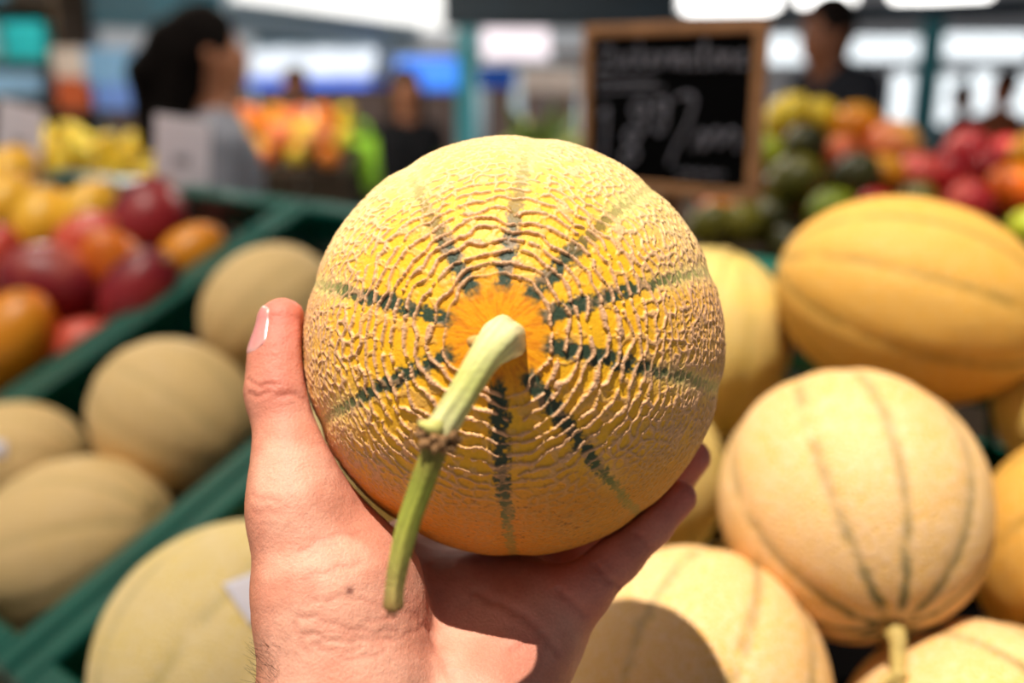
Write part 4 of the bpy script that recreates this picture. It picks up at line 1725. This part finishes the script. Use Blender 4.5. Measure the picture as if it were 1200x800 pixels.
# ------------------------------------------------------------------ fruit counter behind the crates on the right
def counter(x0, x1, y0, y1, ztop, label, m, slope=0.0, cat='counter'):
    o = empty('market_counter', ((x0 + x1) / 2, (y0 + y1) / 2, 0))
    w, d = (x1 - x0) / 2, (y1 - y0) / 2
    mb = MB()
    t = .03
    mb.add([(-w, -d, ztop - t), (w, -d, ztop - t), (w, d, ztop + slope - t), (-w, d, ztop + slope - t),
            (-w, -d, ztop), (w, -d, ztop), (w, d, ztop + slope), (-w, d, ztop + slope)],
           [(0, 3, 2, 1), (4, 5, 6, 7), (0, 1, 5, 4), (2, 3, 7, 6), (0, 4, 7, 3), (1, 2, 6, 5)])
    mb.build('top', m, o)
    n = max(3, int(2 * w / .16))
    for i in range(n):
        xa = -w + 2 * w * i / n
        MB().box((xa + .003, -d + .01, .05), (xa + 2 * w / n - .003, -d + .03, ztop - t), bev=.003).build('front_board', m, o)
    for sx in (-1, 1):
        MB().box((sx * w - .03 * (sx > 0), -d + .03, 0), (sx * w + .03 * (sx < 0), d - .02, ztop - t)).build('side_panel', m, o)
    return tag(o, label, cat)


counter(.22, 1.15, 1.30, 2.02, 1.170, 'dark wooden counter under the heap of mixed fruit', M_STALL, slope=.11)
FM = {
    'olive': fruit_mat('skin_olive', (116, 108, 22), (76, 74, 14), (150, 150, 60), size=.04, edge=.6),
    'dkgreen': fruit_mat('skin_dark_green', (66, 64, 16), (40, 40, 10), (110, 110, 50), size=.04, edge=.6),
    'lemon': fruit_mat('skin_lemon', (238, 206, 60), (226, 184, 34), (248, 230, 130), size=.04, edge=.6),
    'amber': fruit_mat('skin_amber', (232, 160, 20), (214, 120, 14), (244, 200, 90), size=.04, edge=.6),
    'peach': fruit_mat('skin_peach', (244, 176, 84), (232, 110, 76), (250, 210, 150), size=.04, edge=.6),
    'red': fruit_mat('skin_red', (206, 46, 44), (150, 20, 28), (232, 120, 96), size=.04, edge=.5),
    'pinkred': fruit_mat('skin_pink_red', (232, 96, 84), (196, 40, 48), (244, 160, 140), size=.04, edge=.6),
    'orangef': fruit_mat('skin_orange', (238, 130, 20), (222, 96, 12), (248, 180, 80), size=.04, edge=.6),
    'lime': fruit_mat('skin_lime', (170, 178, 40), (120, 136, 24), (210, 214, 110), size=.04, edge=.6),
}
FN = {'olive': 'green_mango', 'dkgreen': 'avocado', 'lemon': 'lemon', 'amber': 'yellow_plum', 'peach': 'peach', 'red': 'pomegranate', 'pinkred': 'pomegranate', 'orangef': 'orange', 'lime': 'lime'}
FPOS = []


def fruit_mesh(kind, r):
    nth, nph = 18, 24
    th = np.linspace(0.06, math.pi - 0.06, nth)
    ph = np.linspace(0, 2 * math.pi, nph, endpoint=False)
    TH, PH = [q.ravel() for q in np.meshgrid(th, ph, indexing='ij')]
    el = {'olive': 1.22, 'dkgreen': 1.3, 'lemon': 1.25, 'lime': 1.12}.get(kind, 1.0)
    R = np.ones_like(TH)
    if kind in ('lemon', 'lime'):
        R += 0.16 * np.exp(-(TH / .3) ** 2) + 0.14 * np.exp(-((math.pi - TH) / .3) ** 2)
    elif kind == 'dkgreen':
        R *= 1 - 0.14 * np.cos(TH)
    elif kind in ('peach', 'amber'):
        R -= 0.10 * np.exp(-(TH / .35) ** 2) + 0.05 * np.exp(-(((PH + 1) % (2 * math.pi) - 1) / .25) ** 2) * np.sin(TH)
    elif kind in ('red', 'pinkred'):
        R += 0.03 * np.cos(6 * PH) * np.sin(TH) - 0.10 * np.exp(-((math.pi - TH) / .35) ** 2)
    else:
        R -= 0.07 * np.exp(-(TH / .3) ** 2)
    V = np.stack([R * np.sin(TH) * np.cos(PH), R * np.sin(TH) * np.sin(PH), R * el * np.cos(TH)], 1) * r / (el ** .33)
    i = np.arange(nth - 1)[:, None] * nph
    k = np.arange(nph)[None]
    k1 = (k + 1) % nph
    Q = np.stack([i + k, i + nph + k, i + nph + k1, i + k1], -1).reshape(-1, 4)
    nV = len(V)
    V = np.concatenate([V, [V[:nph].mean(0), V[-nph:].mean(0)]])
    kk = np.arange(nph)
    Q = np.concatenate([Q, np.stack([np.full(nph, nV), kk, (kk + 1) % nph, (kk + 1) % nph], 1),
                        np.stack([np.full(nph, nV + 1), nV - nph + (kk + 1) % nph, nV - nph + kk, nV - nph + kk], 1)])
    return mesh_np(FN[kind], V, Q)


FCACHE = {}


def fruit(q, r, kind, label, group=None, axis=None):
    if kind not in FCACHE:
        FCACHE[kind] = fruit_mesh(kind, .04)
        FCACHE[kind].materials.append(FM[kind])
        if kind in ('red', 'pinkred'):
            cm = MB()
            for i in range(6):
                t = i * math.pi / 3
                a, b = np.array([math.cos(t), math.sin(t), 0]), np.array([math.cos(t + .5), math.sin(t + .5), 0])
                cm.add([a * .008 + [0, 0, .036], b * .008 + [0, 0, .036], (a + b) * .0075 + [0, 0, .052], a * .005 + [0, 0, .036]], [(0, 1, 2), (1, 3, 2), (3, 0, 2)])
        else:
            cm = MB().tube([(0, 0, .030), (0, 0, .0385), (.001, 0, .043)], [.004, .003, .002], 8)
        FCACHE[kind + '_cap'] = cm.build('tmp', FM[kind] if kind in ('red', 'pinkred') else M_STEM).data
        bpy.data.objects.remove(bpy.data.objects['tmp'])
    o = bpy.data.objects.new(FN[kind], FCACHE[kind])
    COL.objects.link(o)
    o.location = Vector(q)
    ax = axis if axis is not None else (rr.uniform(-1, 1), rr.uniform(-1, .3), rr.uniform(.2, 1))
    o.rotation_mode = 'QUATERNION'
    o.rotation_quaternion = axis_quat(ax, rr.uniform(0, 6))
    o.scale = (r / .04,) * 3
    cp = bpy.data.objects.new('calyx' if kind in ('red', 'pinkred') else 'stem', FCACHE[kind + '_cap'])
    COL.objects.link(cp)
    cp.parent = o
    FPOS.append((np.asarray(q), r))
    return tag(o, label, FN[kind].replace('_', ' '), group)


def pile_d(py):
    return 1.42 + (262 - py) / 135.0 * .36


PILE = [
    (945, 172, 30, 'dkgreen', 'dark green avocado at the top of the heap beneath the man in navy'),
    (1003, 210, 33, 'dkgreen', 'dark green avocado in front of the peaches'),
    (930, 214, 33, 'olive', 'olive-green mango below the dark avocado, beside the chalkboard frame'),
    (972, 246, 25, 'lime', 'lime lying right behind the golden oblong melon'),
    (921, 137, 25, 'lemon', 'pale lemon at the top of the heap beside the chalkboard'),
    (964, 138, 22, 'lemon', 'lemon next to the amber plum on top of the heap'),
    (1004, 150, 29, 'amber', 'amber plum on top of the heap under the man in navy'),
    (1046, 172, 32, 'peach', 'large pale peach beside the amber plum'),
    (1037, 205, 24, 'amber', 'amber plum under the pale peach'),
    (985, 178, 20, 'peach', 'small peach between the two dark avocados'),
    (1076, 204, 25, 'pinkred', 'pinkish pomegranate beside the pale peach'),
    (1110, 205, 29, 'red', 'dark red pomegranate between two pink ones'),
    (1134, 178, 27, 'pinkred', 'pinkish pomegranate on top of the red ones'),
    (1136, 238, 27, 'pinkred', 'pinkish pomegranate right behind the golden oblong melon'),
    (1186, 222, 31, 'orangef', 'orange beside the pomegranates'),
    (1206, 268, 24, 'lime', 'lime beneath the orange'),
    (1160, 196, 22, 'red', 'red pomegranate squeezed between the orange and a pink one'),
    (898, 182, 22, 'lime', 'lime half behind the chalkboard frame'),
    (870, 262, 27, 'olive', 'olive-green mango under the chalkboard'),
    (832, 262, 25, 'olive', 'olive-green mango between the held melon and the chalkboard stake'),
    (906, 256, 22, 'dkgreen', 'dark avocado under the chalkboard corner'),
    (1210, 180, 26, 'amber', 'amber plum behind the orange'),
    (1075, 238, 26, 'olive', 'olive-green mango behind the golden oblong melon'),
    (1025, 244, 22, 'red', 'small red pomegranate behind the golden oblong melon'),
]
for px, py, r, kd, lb in PILE:
    d = pile_d(py)
    fruit(P(px, py, d), r * d / FPX, kd, lb)
n_low = 0
for _ in range(3000):
    x, y = rr.uniform(.30, 1.08), rr.uniform(1.36, 1.96)
    q = np.array([x, y, 1.170 + .11 * (y - 1.30) / .72 + .036])
    if all(np.linalg.norm(q - f[0]) > f[1] + .034 for f in FPOS):
        kd = rr.choice(['olive', 'dkgreen', 'red', 'orangef', 'olive'])
        fruit(q, .033, kd, {'olive': 'olive-green mango', 'dkgreen': 'dark avocado', 'red': 'red pomegranate', 'orangef': 'orange'}[kd] + ' in the bottom layer of the mixed heap', 'fruit under the mixed heap')
        n_low += 1
        if n_low > 60:
            break

# ------------------------------------------------------------------ stalls further back
counter(-1.30, -.62, 3.75, 4.50, 1.10, 'brown boarded counter heaped with oranges', M_STALL, slope=.10)
op = []
for _ in range(5000):
    x, y = rr.uniform(-1.25, -.68), rr.uniform(3.80, 4.42)
    lay = rr.choice([0, 1])
    z = 1.10 + .10 * (y - 3.75) / .75 + .042 + lay * .062
    q = np.array([x, y, z])
    if all(np.linalg.norm(q - f) > .080 for f in op):
        op.append(q)
        kd = rr.choice(['orangef', 'orangef', 'peach', 'amber', 'lemon'])
        fruit(q, .040, kd, {'orangef': 'orange heaped on the brown boarded counter', 'peach': 'peach among the oranges on the brown boarded counter', 'amber': 'yellow plum among the oranges on the brown boarded counter', 'lemon': 'lemon among the oranges on the brown boarded counter'}[kd], 'fruit on the orange counter')
        if len(op) > 62:
            break
counter(-1.95, -1.15, 3.10, 3.60, 1.03, 'low dark counter with yellow lemons beside the woman in grey', M_STALL, slope=.10)
op = []
for _ in range(5000):
    x, y = rr.uniform(-1.72, -1.22), rr.uniform(3.15, 3.55)
    z = 1.03 + .10 * (y - 3.1) / .5 + .042 + rr.choice([0, 1, 2]) * .058 * (abs(x + 1.45) < .2)
    q = np.array([x, y, z])
    if all(np.linalg.norm(q - f) > .078 for f in op):
        op.append(q)
        fruit(q, .038, 'lemon', 'yellow lemon heaped on the low dark counter', 'lemons on the low counter')
        if len(op) > 34:
            break
counter(-.62, .85, 3.9, 4.6, .98, 'long dark counter carrying leafy greens', M_STALL)
counter(-.3, .45, 2.30, 2.75, 1.13, 'short dark counter right behind the chalkboard', M_STALL)


def leafy(q, h, n, label, seed):
    rs = random.Random(seed)
    o = empty('leafy_bunch', q)
    ms = [mat('leaf_green', (84, 116, 34), 0.5, 0.2, 20), mat('leaf_light', (134, 150, 62), 0.5, 0.2, 20), mat('leaf_pale', (176, 176, 96), 0.5, 0.2, 20)]
    for i in range(n):
        a = rs.uniform(0, 2 * math.pi)
        lean = rs.uniform(.1, .9)
        L_ = h * rs.uniform(.7, 1.1)
        wd = L_ * rs.uniform(.22, .34)
        o2 = np.array([math.cos(a), math.sin(a), 0])
        sd = np.array([-math.sin(a), math.cos(a), 0])
        vs = []
        m_ = 7
        for k in range(m_):
            t = k / (m_ - 1)
            ctr = o2 * (.02 + L_ * lean * t * t * .8) + np.array([0, 0, .004 + L_ * t * (1 - .45 * lean * t)])
            ww = wd * math.sin(math.pi * min(.97, .12 + .85 * t)) * .5
            for s_ in (-1, 0, 1):
                vs.append(ctr + sd * ww * s_ + np.array([0, 0, .012 * abs(s_) * math.sin(9 * t + i)]))
        mb = MB()
        mb.add(vs, [(k * 3 + j, k * 3 + j + 1, (k + 1) * 3 + j + 1, (k + 1) * 3 + j) for k in range(m_ - 1) for j in (0, 1)], True)
        lf = mb.build('leaf', ms[i % 3], o)
        sm = lf.modifiers.new('thick', 'SOLIDIFY')
        sm.thickness = .0015
    MB().tube([(0, 0, 0), (0, 0, .05)], [.022, .02], 10).build('stalks', ms[2], o)
    return tag(o, label, 'vegetable', 'leafy bunches behind the held melon')


for i, (x, y, z0, h) in enumerate(((-.03, 2.45, 1.13, .20), (.06, 2.56, 1.13, .25), (.14, 2.44, 1.13, .23), (.24, 2.55, 1.13, .24), (.33, 2.43, 1.13, .21))):
    leafy((x, y, z0), h, 22, 'bunch of leafy greens on the short counter behind the held melon', 100 + i)


# unseen fill lamps added above the stalls to brighten the goods
def add_fill_lamp(x, y, z, power, label, hang=4.6):
    o = empty('fill_lamp', (x, y, z))
    MB().tube([(0, 0, .10), (0, 0, .16), (0, 0, hang - z)], [.012, .006, .006], 8).build('cord', M_DARKBEAM, o)
    sh_ = MB()
    n = 24
    prof = [(.03, .11), (.06, .10), (.13, .05), (.17, 0), (.165, 0), (.125, .045), (.055, .092), (.03, .10)]
    vs = [(r * math.cos(2 * math.pi * k / n), r * math.sin(2 * math.pi * k / n), zz) for r, zz in prof for k in range(n)]
    sh_.add(vs, [(i * n + k, i * n + (k + 1) % n, (i + 1) * n + (k + 1) % n, (i + 1) * n + k) for i in range(len(prof) - 1) for k in range(n)], True)
    sh_.build('shade', M_TEAL, o)
    MB().ball((0, 0, .035), .03, 14, 10).build('bulb', mat('lamp_diffuser', (255, 252, 248), 0.5, 0.01, 5, emit=6.0), o)
    ld = bpy.data.lights.new('fill_light', 'POINT')
    ld.energy = power
    ld.color = (1, .90, .76)
    ld.shadow_soft_size = .03
    lo_ = bpy.data.objects.new('fill_light', ld)
    COL.objects.link(lo_)
    lo_.location = (0, 0, -.03)
    lo_.parent = o
    return tag(o, label, 'lamp')


add_fill_lamp(-.95, 3.85, 2.05, 55, 'unseen teal fill lamp added over the orange counter')
add_fill_lamp(-1.50, 3.25, 2.05, 32, 'unseen teal fill lamp added over the lemons', hang=2.93)
add_fill_lamp(.15, 2.75, 2.10, 30, 'unseen teal fill lamp added over the leafy greens')
add_fill_lamp(-2.35, 4.75, 2.30, 40, 'unseen teal fill lamp added over the shelf of boxes')


# ------------------------------------------------------------------ cloth banners and goods far back
def sheet(px0, py0, px1, py1, d, m, label, name='banner', wave=.008, stripe=None, thick=.004, slope=0.0):
    A = P(px0, py0, d)
    B = P(px1, py0, d)
    C_ = P(px0, py1, d)
    w, h = np.linalg.norm(B - A), A[2] - C_[2]
    o = empty(name, (A[0], A[1], A[2] - h))
    nx, nz = 24, 6
    def grid(t0, t1, off, mm, nm):
        vs = []
        for i in range(nx + 1):
            for k in range(nz + 1):
                t = t0 + (t1 - t0) * k / nz
                vs.append((w * i / nx, wave * math.sin(i * .9) * (1 - t * .5) + off + slope * h * t, h * t))
        mb = MB()
        mb.add(vs, [(i * (nz + 1) + k, (i + 1) * (nz + 1) + k, (i + 1) * (nz + 1) + k + 1, i * (nz + 1) + k + 1) for i in range(nx) for k in range(nz)], True)
        q = mb.build(nm, mm, o)
        s_ = q.modifiers.new('thick', 'SOLIDIFY')
        s_.thickness = thick
    if stripe:
        grid(0, .22, 0, stripe, 'hem')
        grid(.22, 1, 0, m, 'cloth')
    else:
        grid(0, 1, 0, m, 'cloth')
    MB().tube([(-.02, slope * h, h), (w + .02, slope * h, h)], .015, 8).build('rod', M_GREYBLUE, o)
    for sx in (0, w):
        MB().tube([(sx, .02 + slope * h, -(A[2] - h)), (sx, .02 + slope * h, h)], .018, 8).build('pole', M_GREYBLUE, o)
    return tag(o, label, name)


sheet(255, -60, 545, 40, 10.5, mat('sky_sheet_white', (236, 240, 246), 0.8, 0.03, 2), 'large white sloping sheet added as bright sky far behind the grey-blue beam', name='sky_sheet', slope=.9)  # sheet added in place of bright sky, sloped to catch the sun
sheet(288, 56, 462, 103, 7.6, mat('white_cloth', (214, 226, 246), 0.8, 0.05, 3, emit=0.0), 'white banner with a blue hem behind the orange counter', slope=.5, stripe=mat('blue_hem', (40, 110, 250), 0.7, 0.08, 3))
sheet(462, 66, 536, 108, 7.4, mat('blue_tarp', (0, 120, 255), 0.6, 0.10, 3), 'bright blue tarpaulin hung beside the teal post', name='tarpaulin', slope=.6)
sheet(566, 26, 644, 72, 9.0, mat('pinkish_cloth', (238, 228, 244), 0.8, 0.05, 3), 'pinkish white banner hung above the leafy greens', slope=.6)
sheet(560, 76, 604, 104, 8.0, mat('navy_blue_tarp', (14, 84, 190), 0.7, 0.15, 3), 'small deep blue tarpaulin under the pinkish banner', name='tarpaulin')
sheet(610, 74, 680, 112, 8.6, mat('beige_cloth', (196, 180, 172), 0.8, 0.08, 3), 'beige cloth screen beside the chalkboard')

sh = empty('shelf_unit', (-3.0, 5.25, 0))
for nm, z in (('shelf', 1.345), ('shelf', 1.515), ('shelf', 1.80)):
    MB().box((-.75, -.2, z - .02), (.80, .2, z), bev=.003).build(nm, M_STALL, sh)
for sx in (-.75, .77):
    MB().box((sx, -.2, 0), (sx + .03, .2, 2.1), bev=.003).build('upright', M_STALL, sh)
MB().box((-.75, .19, .3), (.80, .21, 2.1)).build('back_panel', mat('shelf_back', (38, 30, 26), 0.8, 0.2, 5), sh)
tag(sh, 'dark shelf unit stacked with coloured boxes at the far left', 'shelf')


def carton(x, z, w, h, d_, rgb, label, y=5.16):
    o = empty('carton', (x, y, z))
    m = mat('carton_%d_%d_%d' % tuple(rgb), rgb, 0.6, 0.08, 6)
    MB().box((-w / 2, -d_ / 2, 0), (w / 2, d_ / 2, h), bev=.006).build('body', m, o)
    for s_ in (-1, 1):
        MB().box((-w / 2 + .004, s_ * d_ / 4 - d_ / 4 + .003, h), (w / 2 - .004, s_ * d_ / 4 + d_ / 4 - .003, h + .004)).build('flap', m, o)
    MB().box((-w / 2 - .001, -.012, h * .6), (-w / 2, .012, h)).build('tape', M_PAPER, o)
    return tag(o, label, 'box', 'boxes on the far shelf')


carton(-2.38, 1.515, .20, .18, .2, (30, 170, 176), 'turquoise box on the upper shelf')
carton(-2.62, 1.515, .16, .19, .2, (150, 206, 214), 'pale aqua box beside the turquoise one')
carton(-2.47, 1.345, .30, .115, .2, (150, 192, 226), 'long sky-blue box on the middle shelf')
carton(-2.82, 1.345, .26, .10, .2, (206, 92, 96), 'faded red box on the middle shelf')

sh2 = empty('side_table', (-1.92, 4.9, 0))
MB().box((-.26, -.2, 1.26), (.26, .2, 1.29), bev=.004).build('top', M_STALL, sh2)
for sx in (-.23, .2):
    for sy in (-.17, .14):
        MB().box((sx, sy, 0), (sx + .03, sy + .03, 1.26)).build('leg', M_STALL, sh2)
tag(sh2, 'tall dark side table with bright boxes next to the woman in grey', 'table')
carton(-2.05, 1.29, .14, .14, .16, (206, 96, 50), 'orange-red box on the tall side table', y=4.84)
carton(-2.05, 1.435, .15, .13, .15, (222, 204, 190), 'cream box on top of the orange-red one', y=4.84)
carton(-1.86, 1.29, .17, .11, .16, (120, 156, 232), 'periwinkle blue box on the tall side table', y=4.84)
carton(-1.88, 1.405, .20, .16, .18, (130, 176, 216), 'light blue box on top of the periwinkle one', y=4.86)


# lime-green bag standing beside the far counter
lb_ = empty('shopping_bag', (P(425, 197, 4.25)[0], 4.25, .98))
m_lime = mat('lime_plastic', (176, 240, 60), 0.45, 0.08, 10)
bg = MB()
bw, bh, bd = .075, .215, .05
bg.add([(-bw, -bd, 0), (bw, -bd, 0), (bw, bd, 0), (-bw, bd, 0), (-bw * .9, -bd * .5, bh), (bw * .9, -bd * .5, bh), (bw * .9, bd * .5, bh), (-bw * .9, bd * .5, bh)],
       [(0, 3, 2, 1), (0, 1, 5, 4), (1, 2, 6, 5), (2, 3, 7, 6), (3, 0, 4, 7), (4, 5, 6, 7)])
bg.build('body', m_lime, lb_)
for sy in (-1, 1):
    MB().tube([(-.035, sy * bd * .5, bh - .01), (-.03, sy * bd * .5, bh + .05), (0, sy * bd * .5, bh + .065), (.03, sy * bd * .5, bh + .05), (.035, sy * bd * .5, bh - .01)], .005, 8).build('handle', m_lime, lb_)
tag(lb_, 'lime green shopping bag on the long counter beside the woman in black', 'bag')


# ------------------------------------------------------------------ people
def person(x, y, height, yaw, look, label, arms='down', lean=0.0, hunch=(0, 0)):
    k = height / 1.70
    hs = np.array([0, hunch[0], -hunch[1]])               # head carried forward and down
    skin = mat('skin_%s' % look['skin'][0], look['skin'][1], 0.5, 0.08, 12)
    top = mat('top_%s' % look['top'][0], look['top'][1], 0.85, 0.12, 14)
    leg = mat('trousers_%s' % look['leg'][0], look['leg'][1], 0.85, 0.12, 14)
    shoe = mat('shoes_dark', (30, 28, 28), 0.6, 0.1, 20)
    hair = mat('hair_%s' % look['hair'][0], look['hair'][1], 0.85, 0.25, 60, spec=0.08)
    S = []
    for s in (-1, 1):
        S += [((s * .09, 0, .90), (s * .095, .015, .49), .088, .06, 2), ((s * .095, .015, .49), (s * .095, -.015, .09), .058, .042, 2),
              ((s * .095, -.03, .05), (s * .105, .13, .032), .042, .034, 3),
              ((s * .07, 0, .93), (s * .078, 0, 1.30), .115, .118, 1), ((s * .02, 0, 1.385), (s * .165, 0, 1.375), .07, .062, 1)]
        if arms == 'down':
            pts = [(s * .185, 0, 1.36), (s * .235, -.02, 1.09), (s * .235, .09, .88)]
        elif arms == 'work':
            pts = [(s * .185, 0, 1.36), (s * .25, .02, 1.09), (s * .12, .25, 1.05)]
        else:
            pts = [(s * .185, 0, 1.36), (s * .25, .03, 1.11), (-s * .05, .19, 1.15)]
        sl = look.get('sleeve', 1)
        mid = tuple(np.array(pts[0]) * .35 + np.array(pts[1]) * .65)
        S += [(pts[0], mid, .055, .048, 1), (mid, pts[1], .044, .039, sl), (pts[1], pts[2], .038, .026, 1 if look.get('long') else 0)]
        d = np.array(pts[2]) - np.array(pts[1])
        d /= np.linalg.norm(d)
        hd = np.array(pts[2]) + d * .05
        S += [(pts[2], tuple(hd), .026, .026, 0)]
        sd = np.cross(d, (0, 0, 1.0))
        sd = sd / max(np.linalg.norm(sd), .1)
        for q in range(4):
            b = hd + sd * (q - 1.5) * .021
            S += [(tuple(b), tuple(b + d * (.065, .08, .075, .058)[q] - np.array([0, 0, .015])), .0105, .009, 0)]
        S += [(tuple(np.array(pts[2]) + sd * -s * .02), tuple(hd + sd * -s * .05 + d * .01), .012, .010, 0)]
    S += [((0, -.005, 1.40), (0, .005, 1.52), .058, .052, 0),
          ((0, .005, 1.60), (0, -.012, 1.635), .082, .090, 0), ((0, .045, 1.56), (0, .035, 1.585), .047, .06, 0),
          ((0, .096, 1.602), (0, .082, 1.625), .014, .008, 0)]
    for s in (-1, 1):
        S += [((s * .086, -.01, 1.59), (s * .088, -.012, 1.615), .012, .015, 0)]
    A = [(np.array(a, float) + hs * (a[2] > 1.45), np.array(b, float) + hs * (b[2] > 1.45), r1, r2, t) for a, b, r1, r2, t in S]

    def f(p):
        out = None
        for a, b, r1, r2, t in A:
            d = seg_d(p, a, b, r1, r2)
            kk = .05 if min(r1, r2) > .05 else (.02 if min(r1, r2) > .02 else .006)
            out = d if out is None else smin(out, d, kk)
        return out
    V, Q = surface_nets(f, (-.36, -.22, -.02), (.36, .42, 1.78), .015)
    V = snap(f, V, 2, 1e-3)
    fc = V[Q].mean(1)
    best = np.full(len(fc), 9.0)
    mi = np.zeros(len(fc), int)
    for a, b, r1, r2, t in A:
        d = seg_d(fc, a, b, r1, r2)
        m_ = d < best
        best[m_] = d[m_]
        mi[m_] = t
    me = mesh_np('person', V * k, Q)
    o = link('person', me, [skin, top, leg, shoe])
    me.polygons.foreach_set('material_index', mi.astype(np.int32))
    o.location = (x, y, 0)
    o.rotation_euler = (-lean, 0, yaw)
    # hair

    H = [(np.array(a, float) + hs, np.array(b, float) + hs, r1, r2) for a, b, r1, r2 in look['hairshape']]

    def fh(p):
        out = None
        for a, b, r1, r2 in H:
            d = seg_d(p, a, b, r1, r2)
            out = d if out is None else smin(out, d, .03)
        face = seg_d(p, hs + np.array([0, .09, 1.52]), hs + np.array([0, .105, 1.635]), .075, .062)
        return smax(out, -face, .012)
    V, Q = surface_nets(fh, (-.2, -.32, 1.1), (.2, .2, 1.85), .012)
    link('hair', mesh_np('hair', V * k, Q), hair, o)
    for s in (-1, 1):
        MB().ball((hs + np.array((s * .032, .078, 1.618))) * k, np.array((.012, .008, .008)) * k, 10, 8).build('eye', mat('eye_dark', (40, 30, 26), 0.3, 0.1, 20), o)
    MB().ball((hs + np.array((0, .083, 1.555))) * k, np.array((.024, .009, .007)) * k, 12, 8).build('mouth', mat('lips', (150, 74, 66), 0.5, 0.1, 20), o)
    return tag(o, label, 'person')


cap = [((0, -.02, 1.645), (0, -.022, 1.665), .096, .094), ((0, -.045, 1.61), (0, -.045, 1.545), .074, .056)]
TAN, DK = ('tan', (170, 110, 78)), ('deep', (128, 78, 52))
wx = P(250, 86, 2.7)
person(wx[0], wx[1], 1.585, math.radians(-72), dict(skin=TAN, top=('grey', (128, 128, 138)), leg=('dark', (50, 36, 40)), hair=('black', (16, 11, 9)), sleeve=0,
       hairshape=cap + [((0, -.07, 1.67), (0, -.12, 1.65), .06, .05), ((0, -.12, 1.65), (0, -.19, 1.56), .05, .045), ((0, -.19, 1.56), (0, -.20, 1.36), .045, .025), ((0, -.07, 1.60), (0, -.13, 1.42), .08, .06)]), 'woman in a grey T-shirt with dark tied-back hair, turned sideways', arms='down')
wx = P(984, 46, 3.8)
person(wx[0], wx[1], 1.75, math.radians(112), dict(skin=DK, top=('navy', (7, 11, 24)), leg=('charcoal', (40, 40, 46)), hair=('short_dark', (22, 16, 14)), sleeve=1,
       hairshape=cap), 'man in a navy shirt with short dark hair, standing behind the fruit heap', arms='fold', hunch=(.07, .06))
wx = P(476, 116, 5.0)
person(wx[0], wx[1], 1.44, math.radians(200), dict(skin=TAN, top=('black', (16, 15, 20)), leg=('black', (22, 22, 26)), hair=('brown', (62, 36, 22)), sleeve=1, long=1,
       hairshape=cap + [((0, -.06, 1.62), (0, -.10, 1.36), .09, .06), ((.07, -.02, 1.6), (.085, -.03, 1.38), .045, .035), ((-.07, -.02, 1.6), (-.085, -.03, 1.38), .045, .035)]), 'woman in black with long brown hair beside the blue tarpaulin', arms='down')
wx = P(346, 112, 6.4)
person(wx[0], wx[1], 1.46, math.radians(170), dict(skin=DK, top=('white', (206, 200, 206)), leg=('dark', (50, 36, 40)), hair=('black', (20, 14, 12)), sleeve=0, hairshape=cap), 'person in a white top behind the orange counter', arms='work')
wx = P(1174, 118, 6.6)
person(wx[0], wx[1], 1.44, math.radians(100), dict(skin=('ruddy', (176, 96, 56)), top=('rust', (150, 78, 44)), leg=('charcoal', (40, 40, 46)), hair=('black', (20, 14, 12)), sleeve=0, hairshape=cap), 'person in a rust-brown top in front of the bright windows', arms='down')
wx = P(1128, 132, 7.2)
person(wx[0], wx[1], 1.36, math.radians(220), dict(skin=TAN, top=('navy', (12, 20, 40)), leg=('dark', (50, 36, 40)), hair=('black', (20, 14, 12)), sleeve=1, hairshape=cap), 'small distant person in dark clothes in front of the windows', arms='down')
